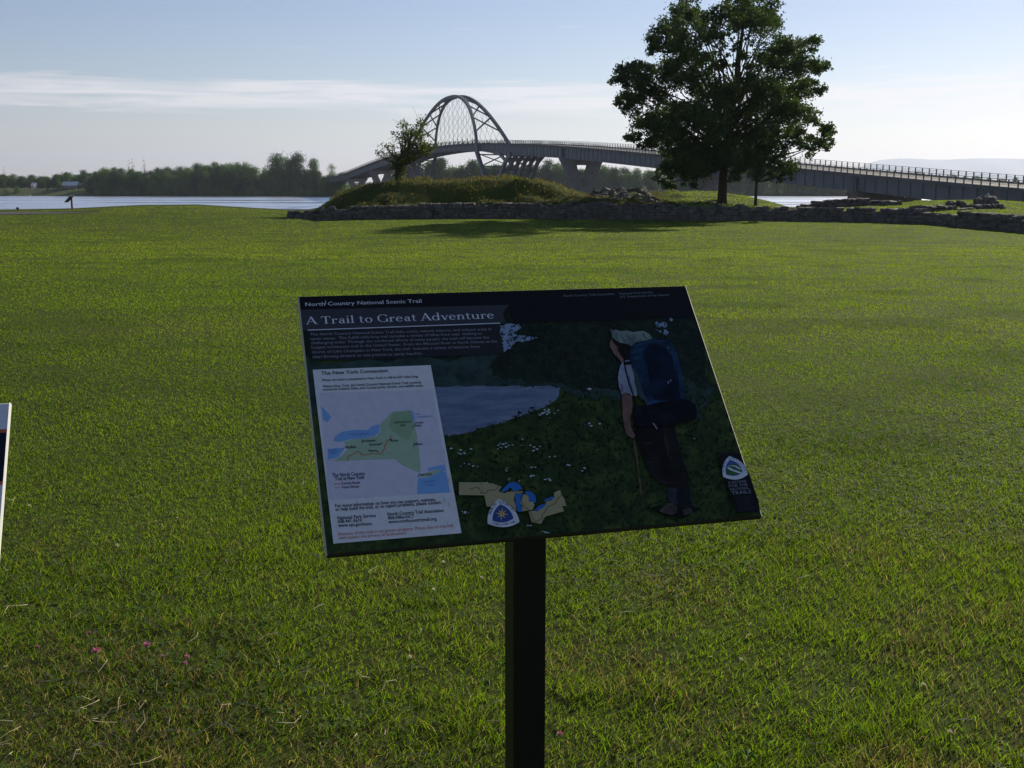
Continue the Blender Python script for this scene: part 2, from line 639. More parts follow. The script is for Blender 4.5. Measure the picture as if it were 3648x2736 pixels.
STONES = [stone_mesh('stone', i) for i in range(10)]
STONE_NP = [(np.array([v.co[:] for v in s.vertices]), [tuple(p.vertices) for p in s.polygons]) for s in STONES]


def lay_stones(root, places, limit=300, joined_name='small_stones'):
    """places: (loc, size, rz, tilt, prominence); the most prominent become objects, the rest one mesh."""
    places = sorted(places, key=lambda q: -q[4])
    for k, (loc, size, rz, tilt, _) in enumerate(places[:limit]):
        o = bpy.data.objects.new('stone', STONES[k % len(STONES)])
        COL.objects.link(o)
        o.parent = root
        o.location = Vector(loc) - root.location
        o.rotation_euler = (tilt, tilt * 0.6, rz)
        o.scale = size
    rest = places[limit:]
    if rest:
        mb = MB()
        for k, (loc, size, rz, tilt, _) in enumerate(rest):
            vs, fs = STONE_NP[k % len(STONES)]
            R = Matrix.Rotation(rz, 3, 'Z') @ Matrix.Rotation(tilt, 3, 'X') @ Matrix.Diagonal(size)
            mb.add([R @ Vector(v) + Vector(loc) for v in vs], fs)
        o = mb.build(joined_name, M['stone'], root, fix=False)
        o['kind'] = 'stuff'


def wall_row(path, thick=0.8):
    """path: list of (x, y, z_foot, z_top); stones are laid course by course along its front, a rubble core behind."""
    places = []
    P = [Vector(p[:2]) for p in path]
    L = [0]
    for a, b in zip(P, P[1:]):
        L.append(L[-1] + (b - a).length)
    xs_, ys_ = [p[0] for p in path], [p[1] for p in path]
    f = lambda s, arr: float(np.interp(s, L, arr))
    zf, zt = [p[2] for p in path], [p[3] for p in path]
    dist = lambda s: math.hypot(f(s, xs_), f(s, ys_))
    z_rel = 0.0
    c = 0
    while z_rel < 1.3:
        h = random.uniform(0.12, 0.2)
        s = random.uniform(-0.2, 0.0)
        while s < L[-1]:
            w = random.uniform(0.20, 0.52)
            mid = s + w / 2
            lo = f(mid, zf) - 0.06
            hi = f(mid, zt) + 0.09 * (float(vnoise(mid * 0.9, 3.0)) - 0.5) * 2
            z = lo + z_rel
            if z < hi and not (z > hi - 0.13 and random.random() < 0.22):
                s0, s1 = max(mid - 0.1, 0), min(mid + 0.1, L[-1])
                tx, ty = f(s1, xs_) - f(s0, xs_), f(s1, ys_) - f(s0, ys_)
                rz = math.atan2(ty, tx)
                nx, ny = math.sin(rz), -math.cos(rz)
                d = random.uniform(0.26, 0.4)
                o = random.uniform(-0.03, 0.07)
                topmost = z + h > hi - 0.05
                d2 = thick * random.uniform(0.6, 1.0) if topmost else d
                ctr = (f(mid, xs_) + nx * (o - d2 / 2 + 0.15), f(mid, ys_) + ny * (o - d2 / 2 + 0.15), z + h / 2 + random.uniform(-.02, .02))
                places.append((ctr, (w * 1.0, d2, h * 1.06), rz + random.uniform(-.12, .12), random.uniform(-.1, .1), (w * h) / dist(mid) ** 2))
            s += w * random.uniform(0.94, 1.03)
        z_rel += h * 0.96
        c += 1
    rings = []
    for s in np.linspace(0, L[-1], int(L[-1] / 0.8) + 2):
        s0, s1 = max(s - 0.2, 0), min(s + 0.2, L[-1])
        t = Vector((f(s1, xs_) - f(s0, xs_), f(s1, ys_) - f(s0, ys_))).normalized()
        n = Vector((t.y, -t.x))
        x, y = f(s, xs_), f(s, ys_)
        a, b = Vector((x, y)) + n * 0.02, Vector((x, y)) - n * (thick - 0.02)
        lo, hi = f(s, zf) - 0.25, f(s, zt) - 0.09
        rings.append([(a.x, a.y, lo), (a.x, a.y, hi), (b.x, b.y, hi), (b.x, b.y, lo)])
    core = MB().loft(rings)
    return places, core


path = []
for (px, fr, tr, Y) in WALL:
    a, b = at(px, fr, Y), at(px, tr, Y)
    path.append((a.x, a.y, a.z, b.z))
fine_path = []
for a, b in zip(path, path[1:]):
    for k in range(4):
        t = k / 4
        fine_path.append(tuple(a[i] * (1 - t) + b[i] * t for i in range(4)))
fine_path.append(path[-1])
wall = empty('stone_wall', Vector(path[0][:3]), 'long low ruined fieldstone wall crossing the back of the lawn below the mound', 'wall')
pl, core = wall_row(fine_path)
core.build('rubble_core', M['rubble'], wall)
lay_stones(wall, pl, 300)


def ruin(label, pts, thick=0.9, name='ruined_foundation', limit=120):
    r = empty(name, (pts[0][0], pts[0][1], pts[0][2]), label, 'ruin')
    pl, core = wall_row(pts, thick)
    core.build('rubble_core', M['rubble'], r)
    lay_stones(r, pl, limit)
    return r


def rp(px, foot, top, Y):
    a, b = at(px, foot, Y), at(px, top, Y)
    return (a.x, a.y, min(a.z, gz(a.x, a.y) + 0.05) - 0.05, b.z)


def densify(pts, n=4):
    out = []
    for a, b in zip(pts, pts[1:]):
        for k in range(n):
            out.append(tuple(a[i] * (1 - k / n) + b[i] * k / n for i in range(4)))
    return out + [pts[-1]]


ruin('long dark ruined wall stub in front of the brown-shaded bridge pier, right of the tree',
     densify([rp(2824, 741, 740, 80), rp(2894, 737, 731, 80), rp(2955, 736, 713, 80.4), rp(3040, 734, 710, 81), rp(3120, 733, 712, 81.5), rp(3203, 734, 720, 82)]), 1.4, limit=90)
fr = ruin('low L-shaped stone foundation with a broken stack, right edge behind the wall',
          densify([rp(3288, 757, 733, 66), rp(3340, 757, 739, 66.2), rp(3420, 755, 745, 66.8), rp(3500, 752, 738, 67.4), rp(3565, 749, 736, 68)]), 1.6, limit=110)
# the rubble stack and the rear block belong to the foundation
stack = []
rr = random.Random(3)
for k in range(120):
    t = rr.random()
    hmax = 1.0 - t
    px = 3505 + (rr.random() - 0.5) * 120 * (1 - 0.72 * t) + 8 * t
    P = at(px, 750 - 47 * t, 69.0 + rr.uniform(-0.5, 0.8) * (1 - 0.6 * t))
    s = rr.uniform(0.18, 0.42)
    stack.append(((P.x, P.y, P.z), (s * 1.3, s, s * 0.7), rr.uniform(0, 3), rr.uniform(-.5, .5), s))
for k in range(26):
    P = at(3378 + rr.random() * 52, 722 + rr.random() * 9, 73 + rr.random() * 0.6)
    s = rr.uniform(0.2, 0.36)
    stack.append(((P.x, P.y, P.z), (s * 1.4, s, s * 0.7), rr.uniform(0, 3), rr.uniform(-.2, .2), s))
lay_stones(fr, stack, 150)
# solid middle of the stack
mbk = MB()
for (a, b, c, d) in ((3462, 3548, 752, 726), (3482, 3534, 730, 708)):
    P0, P1, P2 = at(a, c, 69.2), at(b, c, 69.2), at(a, d, 69.2)
    mbk.box(((P0.x + P1.x) / 2, 69.3, (P0.z + P2.z) / 2 - 0.2), P1.x - P0.x, 1.0, P2.z - P0.z + 0.3)
mbk.build('rubble_core', M['rubble'], fr)

# rubble heap on the mound beside the tall tree
hp0 = at(2274, 712, 74.5)
heap = empty('rubble_heap', hp0, 'dark heap of loose stones on the grassy mound left of the tall tree', 'rubble')
pl = []
prof = [(2100, 689), (2120, 678), (2167, 669), (2206, 674), (2223, 671), (2260, 668), (2280, 671), (2310, 694), (2353, 718)]
for k in range(260):
    px = rr.uniform(2105, 2350)
    top = np.interp(px, [q[0] for q in prof], [q[1] for q in prof])
    t = rr.random() ** 0.8
    row = top + (1 - t) * (735 - top)
    Y = 72.0 + 4.2 * t + rr.uniform(-.3, .3)
    P = at(px, row + 4, Y)
    s = rr.uniform(0.2, 0.5)
    pl.append(((P.x, P.y, P.z - 0.08), (s * 1.2, s, s * 0.75), rr.uniform(0, 3), rr.uniform(-.5, .5), s * (0.5 + t)))
rings = []
for row_t, Y in ((0.0, 71.8), (0.45, 73.4), (0.8, 75.0), (1.0, 76.2), (0.6, 78.4), (0.0, 80.5)):
    ring = []
    for px in np.linspace(2085, 2370, 24):
        top = float(np.interp(px, [q[0] for q in prof], [q[1] for q in prof], left=735, right=735))
        ring.append(at(px, 742 - (742 - top - 5) * row_t, Y))
    rings.append(ring)
mbk = MB().loft(rings, closed=False, cap=False)
mbk.build('earth_core', M['lawn'], heap, smooth=True)
lay_stones(heap, pl, 200)

# ------------------------------------------------------------------ bridge
A_ = rad(18.3)
U = Vector((-math.sin(A_), math.cos(A_), 0))
N = Vector((math.cos(A_), math.sin(A_), 0))
D0 = 460.0
P0 = Vector((at(1698, HOR, D0).x, D0, 0))
WD, LA = 14.2, 122.0


def s_of(px):
    k = (px - CX) / KX
    # (P0.x + s*U.x) = k*(P0.y + s*U.y)
    return (k * P0.y - P0.x) / (U.x - k * U.y)


tab = [(3900, 700), (3648, 678), (3502, 669), (3278, 645), (3060, 619), (2874, 603), (2600, 577), (2308, 551), (2144, 537), (1998, 526), (1828, 515), (1692, 510), (1579, 514), (1432, 549), (1393, 560), (1320, 585), (1235, 614), (1167, 633)]
ss = np.array([s_of(a) for a, b in tab])
zz = np.array([float(at(CX, b, P0.y + s_of(a) * U.y).z) for a, b in tab])
deck_poly = np.polyfit(ss, zz, 5)
S_A, S_B = float(ss[0]), float(ss[-1]) + 20


def dz(s):
    return float(np.polyval(deck_poly, s))


def bp(s, n, z):
    q = P0 + U * s + N * n
    return Vector((q.x, q.y, z))


dep_s = [-330, -256, -180, -97, -60, -25, 0, 61, 122, 150, 226, 308, 420]
dep_v = [2.9, 2.8, 3.2, 3.4, 3.7, 3.6, 2.4, 2.2, 2.6, 3.4, 3.3, 3.2, 3.0]
dep = lambda s: float(np.interp(s, dep_s, dep_v))
bridge = empty('arch_bridge', bp(61, WD / 2, -9), 'long grey road bridge with a steel tied arch over the lake', 'bridge')
stn = np.linspace(S_A, S_B, 160)
for n_ in (0.9, 4.9, WD - 4.9, WD - 0.9):
    mb = MB()
    rings = []
    for s in stn:
        zt = dz(s) - 0.30
        zb = zt - dep(s)
        h = 0.09
        rings.append([bp(s, n_ - .35, zb), bp(s, n_ + .35, zb), bp(s, n_ + .35, zb + .1), bp(s, n_ + h, zb + .1), bp(s, n_ + h, zt - .1), bp(s, n_ + .35, zt - .1), bp(s, n_ + .35, zt), bp(s, n_ - .35, zt), bp(s, n_ - .35, zt - .1), bp(s, n_ - h, zt - .1), bp(s, n_ - h, zb + .1), bp(s, n_ - .35, zb + .1)])
    mb.loft(rings)
    if n_ == 0.9:
        for s in np.arange(S_A + 1, S_B, 3.4):          # web stiffeners
            zt = dz(s) - 0.42
            mb.bar(bp(s, n_ - .2, zt), bp(s, n_ - .2, zt - dep(s) + .12), 0.10, 0.22, U)
    mb.build('girder', M['steel'], bridge)
mb = MB()
rings = []
for s in stn:
    z = dz(s)
    rings.append([bp(s, -.25, z - .28), bp(s, WD + .25, z - .28), bp(s, WD + .25, z + .28), bp(s, WD - .15, z + .28), bp(s, WD - .15, z), bp(s, .15, z), bp(s, .15, z + .28), bp(s, -.25, z + .28)])
mb.loft(rings)
mb.build('deck', M['deck'], bridge)
# splice plates where the girder sections meet
for s in (-97, -178, -256):
    MB().bar(bp(s, .55, dz(s) - .5), bp(s, .55, dz(s) - .4 - dep(s)), 0.5, 0.12, U).build('splice_plate', M['steel'], bridge)

# railings: posts near enough to tell apart are pieces of their own
post_me = None
for side, n_ in (('near', 0.0), ('far', WD)):
    mb = MB()
    for hh, th in ((0.62, .05), (0.86, .045), (1.10, .045), (1.42, .07)):
        rings = []
        for s in stn:
            z = dz(s) + hh
            rings.append([bp(s, n_ - th / 2, z - th / 2), bp(s, n_ + th / 2, z - th / 2), bp(s, n_ + th / 2, z + th / 2), bp(s, n_ - th / 2, z + th / 2)])
        mb.loft(rings)
    rail = mb.build('railing', M['rail'], bridge)
    far_posts = MB()
    for s in np.arange(S_A + 0.5, S_B, 2.05):
        if s < -205:
            if post_me is None:
                pm = MB().bar((0, 0, 0), (0, 0, 1.2), 0.16, 0.18, (0, 1, 0))
                post_me = new_mesh('post', pm.v, pm.f)
                post_me.materials.append(M['rail'])
            o = bpy.data.objects.new('post', post_me)
            COL.objects.link(o)
            o.parent = rail
            o.location = bp(s, n_, dz(s) + 0.26) - bridge.location
            o.rotation_euler = (0, 0, A_)
        else:
            q = bp(s, n_, dz(s) + 0.26)
            far_posts.bar(q, q + Vector((0, 0, 1.2)), 0.16, 0.18, U)
    fp = far_posts.build('posts_far_off', M['rail'], rail)
    fp['kind'] = 'stuff'

# arch ribs
HR = 22.6
LEAN = 5.6


def rib(side, t):
    s = t * LA
    h = HR * (1 - abs(2 * t - 1) ** 2.3) if 0 <= t <= 1 else HR * 4.6 * (t if t < 0 else 1 - t)
    n_ = 0.2 + LEAN * h / HR
    if side:
        n_ = WD - n_
    z0 = dz(0) * (1 - t) + dz(LA) * t
    return bp(s, n_, z0 + h + (dz(s) - z0) * 0.3)


def box_along(pts, w, h):
    rings = []
    for i, p in enumerate(pts):
        d = (pts[min(i + 1, len(pts) - 1)] - pts[max(i - 1, 0)]).normalized()
        s = N - d * N.dot(d)
        s.normalize()
        t = s.cross(d)
        rings.append([p + s * (a * w / 2) + t * (b * h / 2) for a, b in ((-1, -1), (1, -1), (1, 1), (-1, 1))])
    return MB().loft(rings)


for side in (0, 1):
    box_along([rib(side, t) for t in np.linspace(-0.035, 1.035, 50)], 1.0, 1.25).build('arch_rib', M['steel'], bridge)
lev = [0.052, 0.132, 0.228, 0.34, 0.46]
for flip in (0, 1):
    tt = [1 - q if flip else q for q in lev]
    for a, b in zip(tt, tt[1:]):
        for sd in (0, 1):
            MB().bar(rib(sd, b), rib(1 - sd, a), 0.5, 0.5).build('cross_brace', M['steel'], bridge)
MB().bar(rib(0, 0.5), rib(1, 0.5), 0.6, 0.7).build('crown_strut', M['steel'], bridge)
for side in (0, 1):
    for sb in np.arange(7, LA - 5, 7.2):
        for lean in (-1, 1):
            t0 = sb / LA
            hgt = HR * (1 - abs(2 * t0 - 1) ** 2.3)
            t1 = t0 + lean * (0.16 * hgt / HR + 0.012)
            a = bp(sb, 0.2 if not side else WD - 0.2, dz(sb) + 0.2)
            b = rib(side, min(max(t1, 0.03), 0.97))
            MB().tube([a, b], 0.05, 4).build('hanger_cable', M['rail'], bridge)
            MB().tube([a, a + (b - a).normalized() * 2.6], 0.17, 5).build('cable_socket', M['rail'], bridge)

# steel delta legs at both ends of the arch span
for flip in (0, 1):
    g = (lambda s: LA - s) if flip else (lambda s: s)
    apex = -17.0
    for n_ in (0.6, 3.2, 5.8, WD - 5.8, WD - 3.2, WD - 0.6):
        outer = n_ < 1 or n_ > 13
        top1 = bp(g(2.5), n_, dz(g(2.5)) - dep(g(2.5)))
        top2 = bp(g(-40), n_, dz(g(-40)) - dep(g(-40)) - 0.2)
        base = bp(g(apex), n_, -4.5)
        if outer:
            box_along([base, base.lerp(top1, 0.5) + U * (-0.4), top1 + Vector((0, 0, 0.4))], 1.3, 1.7).build('arch_leg', M['steel'], bridge)
        mid = base.lerp(top2, 0.55) + Vector((0, 0, -0.5))
        box_along([base, mid, base.lerp(top2, 0.85), top2 + U * ((-1 if not flip else 1) * 3)], 1.0, 1.6).build('approach_leg', M['steel'], bridge)
        # rounded spandrel between leg and girder
        pts = [base.lerp(top2, 0.72), base.lerp(top2, 0.8) + Vector((0, 0, 1.4)), bp(g(-29), n_, dz(g(-29)) - dep(g(-29)) - .1), bp(g(-22), n_, dz(g(-22)) - dep(g(-22)) + .1)]
        box_along(pts, 0.6, 1.3).build('spandrel', M['steel'], bridge)
    for fr_ in (0.35, 0.65, 0.9):
        for (ta, nm) in ((2.5, 0), (-40, 1)):
            qa = bp(g(apex), 0.6, -4.5).lerp(bp(g(ta), 0.6, dz(g(ta)) - dep(g(ta))), fr_)
            qb = bp(g(apex), WD - .6, -4.5).lerp(bp(g(ta), WD - .6, dz(g(ta)) - dep(g(ta))), fr_)
            MB().bar(qa, qb, 0.5, 0.5).build('leg_brace', M['steel'], bridge)
            if fr_ < 0.9:
                qc = bp(g(apex), WD - .6, -4.5).lerp(bp(g(ta), WD - .6, dz(g(ta)) - dep(g(ta))), fr_ + .28)
                MB().bar(qa, qc, 0.4, 0.4).build('leg_brace', M['steel'], bridge)
                qd = bp(g(apex), .6, -4.5).lerp(bp(g(ta), .6, dz(g(ta)) - dep(g(ta))), fr_ + .28)
                MB().bar(qb, qd, 0.4, 0.4).build('leg_brace', M['steel'], bridge)
    mb = MB()
    rings = []
    for z, k in ((-11, 4.2), (-8.5, 4.2), (-7.6, 3.4), (-3.9, 2.6)):
        rings.append([bp(g(apex) - k, -k + 2, z), bp(g(apex) + k, -k + 2, z), bp(g(apex) + k, WD + k - 2, z), bp(g(apex) - k, WD + k - 2, z)])
    mb.loft(rings)
    mb.build('thrust_block', M['concrete'], bridge)


# flared concrete piers
def pier(s0, zfoot=-11.0):
    zt = dz(s0) - dep(s0) - 0.55
    H = zt - zfoot
    root = None
    c = WD / 2
    def leg(sgn):
        mb = MB()
        rings = []
        for k in np.linspace(0, 1, 11):
            n_out = c + sgn * (2.5 + (c - 2.5 + 0.2) * k ** 1.9)
            gap = 0.02 + 2.3 * float(sm(0.55, 0.92, k))
            z = zfoot + H * (0.1 + 0.9 * k)
            th = 1.3 + 0.25 * k
            n_in = c + sgn * gap
            rings.append([bp(s0 - th, n_out, z), bp(s0 + th, n_out, z), bp(s0 + th, n_in, z), bp(s0 - th, n_in, z)])
        return mb.loft(rings)
    body = MB()
    rings = []
    for z, w in ((zfoot, 3.4), (zfoot + H * 0.02, 3.4), (zfoot + H * 0.1, 2.5), (zfoot + H * 0.2, 2.6)):
        rings.append([bp(s0 - 1.5, c - w, z), bp(s0 + 1.5, c - w, z), bp(s0 + 1.5, c + w, z), bp(s0 - 1.5, c + w, z)])
    pr = body.loft(rings).build('pier', M['concrete'], bridge)
    leg(-1).build('pier_leg', M['concrete'], pr)
    leg(1).build('pier_leg', M['concrete'], pr)
    rings = [[bp(s0 - 1.62, a, z), bp(s0 + 1.62, a, z), bp(s0 + 1.62, b, z), bp(s0 - 1.62, b, z)] for z, a, b in ((zt - 1.9, 1.2, WD - 1.2), (zt - 0.05, -.3, WD + .3), (zt + 0.35, -.3, WD + .3))]
    MB().loft(rings).build('pier_cap', M['concrete'], pr)
    return pr


for s0 in (-97, -178, 226, 306):
    pier(s0, -11 if s0 < 300 else -9)
# the nearest pier is a wide block wall under the deck
s0 = -256.0
zt = dz(s0) - dep(s0) - 0.35
rings = [[bp(s0 - 1.6, a, z), bp(s0 + 1.6, a, z), bp(s0 + 1.6, b, z), bp(s0 - 1.6, b, z)] for z, a, b in ((-11.5, 2.6, WD - 2.6), (zt - 3.4, 1.2, WD - 1.2), (zt - 2.2, -.2, WD + .2), (zt + 0.15, -.4, WD + .4))]
M['pier_shade_brown'] = simple('pier_shade_brown', (0.12, 0.10, 0.08), 0.9, 0.3, 0.6, 0.2, wp=True)  # same concrete, with the brown of its shade put into the colour
pb = MB().loft(rings).build('pier', M['pier_shade_brown'], bridge)
pb['label'] = 'brown-shaded wide bridge pier nearest the lawn'
M['plate'] = simple('marker_plate', (0.55, 0.55, 0.52), 0.5, 0.1, 3)
q = bp(s0 - 1.66, WD * 0.74, zt - 0.9)
MB().box(q, 0.5, 0.05, 0.6, Matrix.Rotation(A_, 3, 'Z')).build('marker_plate', M['plate'], pb)
sm_ = s_of(3512)
q = bp(sm_, 0.70, dz(sm_) - 1.3)
mk = MB().bar(q - U * 0.25, q + U * 0.25, 0.06, 0.6).build('marker_plate', M['plate'], bridge)
q = bp(sm_, 0.66, dz(sm_) - 1.3)
MB().bar(q - U * 0.09, q + U * 0.09, 0.03, 0.2).build('mark', M['steel'], mk)
# abutment on the far shore
rings = [[bp(s, 0.5, z), bp(s, WD - .5, z)] for s, z in ()]
MB().loft([[bp(S_B - 26, .6, -10), bp(S_B + 10, .6, -10), bp(S_B + 10, WD - .6, -10), bp(S_B - 26, WD - .6, -10)], [bp(S_B - 12, .6, dz(S_B - 12) - 3.4), bp(S_B + 10, .6, dz(S_B) - 2), bp(S_B + 10, WD - .6, dz(S_B) - 2), bp(S_B - 12, WD - .6, dz(S_B - 12) - 3.4)]]).build('abutment', M['concrete'], bridge)


# ------------------------------------------------------------------ trees
def leaf_quads(centers, size, r, flat_=0.0):
    n = len(centers)
    a = r.normal(size=(n, 3))
    a /= np.linalg.norm(a, axis=1)[:, None]
    b = np.cross(a, r.normal(size=(n, 3)))
    b /= np.linalg.norm(b, axis=1)[:, None] + 1e-9
    s = size * r.uniform(0.6, 1.35, n)[:, None]
    L, W = a * s, b * s * 0.55
    v = np.stack([centers - L * 0.55, centers + W * 0.55, centers + L * 0.6, centers - W * 0.55], 1).reshape(-1, 3)
    return v, np.arange(n * 4).reshape(n, 4)


def clumps_in(lobes, per_r2, r, spread=0.30, shell=0.55):
    """lobes: (center, radius). returns leaf positions gathered in twig clumps, denser near each lobe's skin."""
    out = []
    for c, R, dens in lobes:
        k = max(4, int(9 * R * R * dens) if R < 4 else 60)
        d = r.normal(size=(k, 3))
        d /= np.linalg.norm(d, axis=1)[:, None]
        rr_ = R * (shell + (1 - shell) * r.random(k) ** 0.7)[:, None]
        cc = np.array(c)[None] + d * rr_ * np.array([1, 1, 0.85])
        m_ = max(3, int(per_r2 * R * R * dens / k))
        p_ = cc[:, None, :] + r.normal(size=(k, m_, 3)) * (R * spread) * np.array([1, 1, 0.75])
        out.append(p_.reshape(-1, 3))
    return np.concatenate(out)


def branch(mb, a, b, r0, r1, r, sag=0.15, n=6, sides=6):
    a, b = Vector(a), Vector(b)
    L = (b - a).length
    pts, rs = [], []
    off = Vector((r.normal() * L * .08, r.normal() * L * .08, -abs(sag) * L * 0.4))
    for i in range(n + 1):
        t = i / n
        pts.append(a.lerp(b, t) + off * (4 * t * (1 - t)) * 0.6 + Vector(r.normal(size=3)) * (L * 0.012 * (0 < i < n)))
        rs.append(r0 + (r1 - r0) * t)
    mb.tube(pts, rs, sides)


# the tall tree by the wall
TY = 74.0
TR = np.random.default_rng(21)
tb = at(2570, 745, TY)
tb.z = gz(tb.x, tb.y) - 0.15
Z3 = 0.4821


def z3(zx, zy, Y):
    return at(2100 + zx * Z3, zy * Z3, Y)


lob = [(740, 80, 125), (650, 170, 130), (820, 120, 110), (560, 290, 150), (470, 330, 95), (700, 330, 150), (290, 540, 115), (225, 600, 75), (400, 520, 120), (260, 760, 85), (330, 680, 110), (430, 680, 140), (420, 900, 120), (330, 1030, 80), (430, 1030, 100), (560, 830, 180), (600, 560, 170), (780, 480, 150), (860, 260, 120), (980, 110, 120), (1120, 40, 130), (1240, 50, 150), (1360, 130, 100), (1270, 210, 150), (1120, 170, 110), (1420, 330, 120), (1500, 400, 150), (1620, 330, 95), (1690, 480, 85), (1600, 520, 150), (1650, 650, 100), (1500, 660, 160), (1330, 450, 150), (1300, 650, 180), (1190, 700, 170), (980, 700, 170), (840, 650, 150), (760, 830, 180), (930, 900, 190), (1150, 920, 200), (1370, 870, 190), (1530, 850, 140), (1640, 900, 85), (1740, 960, 85), (1760, 1060, 70), (1660, 1080, 95), (1560, 1010, 100), (1430, 1010, 120), (560, 1000, 130), (700, 1020, 180), (640, 1180, 140), (550, 1270, 100), (590, 1350, 75), (780, 1200, 150), (730, 1330, 80), (900, 1130, 160), (1030, 1130, 140), (1150, 1100, 130), (1260, 1060, 130), (1090, 1240, 95), (1060, 1310, 60), (960, 480, 80)]
lobes, mbt = [], MB()
ctr_col = at(2640, 380, TY)
halfw = 7.6
for (lx, ly, lr) in lob:
    P = z3(lx, ly, TY)
    R = lr * Z3 * TY / KX * 0.95
    room = math.sqrt(max(0.05, 1 - ((P.x - ctr_col.x) / 8.4) ** 2 - ((P.z - 7.5) / 10.5) ** 2 * 0.8)) * 6.5
    for off in (TR.uniform(-1.0, 0.1) * room, TR.uniform(0.0, 1.0) * room):
        Q = z3(lx + TR.uniform(-7, 7), ly + TR.uniform(-7, 7), TY + off)
        lobes.append((Q, R * TR.uniform(0.8, 1.0), 1.0))
for (lx, ly, lr) in ((960, 330, 55), (1060, 320, 55), (1150, 400, 65), (1000, 420, 50), (1165, 520, 70), (900, 400, 45), (1090, 480, 50), (1030, 250, 50), (960, 270, 45)):
    lobes.append((z3(lx, ly, TY + TR.uniform(-1, 1)), lr * Z3 * TY / KX, 0.8))
leaves = clumps_in([(tuple(c), R, d) for c, R, d in lobes], 820, TR, 0.215, 0.34)
v, q = leaf_quads(leaves, 0.175, TR)
tree = empty('tall_tree', tb, 'tall broad dark green deciduous tree standing behind the stone wall', 'tree')
link('crown', np_mesh('crown', v - np.array(tb), q), M['leaf'], tree)
fork = tb + Vector((0.1, 0, 3.2))
mbt.tube([tb, tb + Vector((0.03, 0, 0.5)), tb + Vector((0.05, 0, 1.6)), fork, tb + Vector((0.3, 0.1, 5.5)), tb + Vector((0.75, 0.2, 8.4)), tb + Vector((1.0, 0.2, 11.0)), tb + Vector((1.1, 0.2, 13.0))], [0.40, 0.32, 0.29, 0.27, 0.22, 0.17, 0.11, 0.05], 12)
axis = [fork + Vector((0.05, 0, -0.6)), tb + Vector((0.3, 0.1, 5.5)), tb + Vector((0.75, 0.2, 8.4)), tb + Vector((1.0, 0.2, 11.0))]
for i, (c, R, d) in enumerate(lobes):
    if i % 2 and TR.random() < 0.3:
        continue
    zs = tb.z + max(2.3, (c.z - tb.z) * TR.uniform(0.42, 0.68))
    az_ = [a.z for a in axis]
    a = Vector((float(np.interp(zs, az_, [a.x for a in axis])), float(np.interp(zs, az_, [a.y for a in axis])), min(max(zs, az_[0]), az_[-1])))
    L = (c - a).length
    branch(mbt, a, c, 0.025 + 0.009 * L, 0.015, TR, 0.1, 5, 5)
mbt.build('trunk', M['bark'], tree, smooth=True)

# young tree right of it
yb = at(2690, 748, 71.5)
yb.z = gz(yb.x, yb.y) - 0.1
lob2 = [(1300, 1160, 130), (1440, 1190, 110), (1230, 1230, 100), (1340, 1270, 90), (1500, 1260, 75), (1400, 1310, 60), (1270, 1090, 110), (1210, 1150, 80)]
lobes2, mbt = [], MB()
for (lx, ly, lr) in lob2:
    for k in range(2):
        c = z3(lx + TR.uniform(-15, 15), ly + TR.uniform(-12, 12), 71.5 + TR.uniform(-1.2, 1.2))
        lobes2.append((c, lr * Z3 * 71.5 / KX * TR.uniform(0.8, 1.0), 1.0))
leaves = clumps_in([(tuple(c), R, d) for c, R, d in lobes2], 520, TR, 0.26, 0.3)
v, q = leaf_quads(leaves, 0.17, TR)
yt = empty('young_tree', yb, 'young slim-trunked tree tucked under the right side of the tall tree', 'tree')
link('crown', np_mesh('crown', v - np.array(yb), q), M['leaf'], yt)
topy = yb + Vector((0.0, 0, 4.6))
mbt.tube([yb, yb + Vector((0.02, 0, 1.2)), yb + Vector((0.05, 0, 2.6)), topy], [0.10, 0.085, 0.07, 0.03], 8)
for c, R, d in lobes2:
    a = yb + Vector((0.04, 0, min(max((c.z - yb.z) * 0.6, 1.6), 4.2)))
    branch(mbt, a, c, 0.035, 0.012, TR, 0.1, 4, 5)
mbt.build('trunk', M['bark'], yt, smooth=True)

# gnarled tree on the mound
MY = 75.5
mb0 = at(1422, 645, MY)
mb0.z = gz(mb0.x, mb0.y) - 0.2


def z2(zx, zy, Y):
    return at(1150 + zx * 0.5651, 300 + zy * 0.5651, Y)


lob3 = [(560, 290, 62, 1.0), (600, 250, 50, .9), (500, 260, 45, .6), (540, 340, 65, 1.1), (470, 330, 40, .6), (620, 330, 55, 1.0), (650, 380, 45, .9), (690, 400, 38, .8), (600, 400, 60, 1.1), (540, 400, 55, 1.1), (400, 400, 42, .45), (440, 390, 40, .5), (380, 440, 40, .4), (430, 440, 40, .5), (350, 440, 30, .3), (520, 460, 55, 1.2), (480, 500, 55, 1.4), (500, 560, 45, 1.5), (470, 580, 40, 1.5), (460, 530, 40, 1.4), (580, 450, 50, 1.0), (640, 430, 45, .9)]
lobes3, mbt = [], MB()
for (lx, ly, lr, d) in lob3:
    for k in range(2):
        lobes3.append((z2(lx + TR.uniform(-8, 8), ly + TR.uniform(-8, 8), MY + TR.uniform(-1.1, 1.1) * (0.5 if ly > 470 else 1)), lr * 0.5651 * MY / KX * TR.uniform(.8, 1.05), d))
leaves = clumps_in([(tuple(c), R, d) for c, R, d in lobes3], 400, TR, 0.28, 0.3)
v, q = leaf_quads(leaves, 0.14, TR)
gt = empty('gnarled_tree', mb0, 'small gnarled tree with thin crown on the grassy mound before the bridge', 'tree')
link('crown', np_mesh('crown', v - np.array(mb0), q), M['leaf_thin'], gt)
tips = [z2(490, 470, MY), z2(540, 400, MY), z2(560, 300, MY)]
mbt.tube([mb0, z2(478, 560, MY), tips[0], tips[1], tips[2]], [0.30, 0.25, 0.20, 0.13, 0.05], 9)
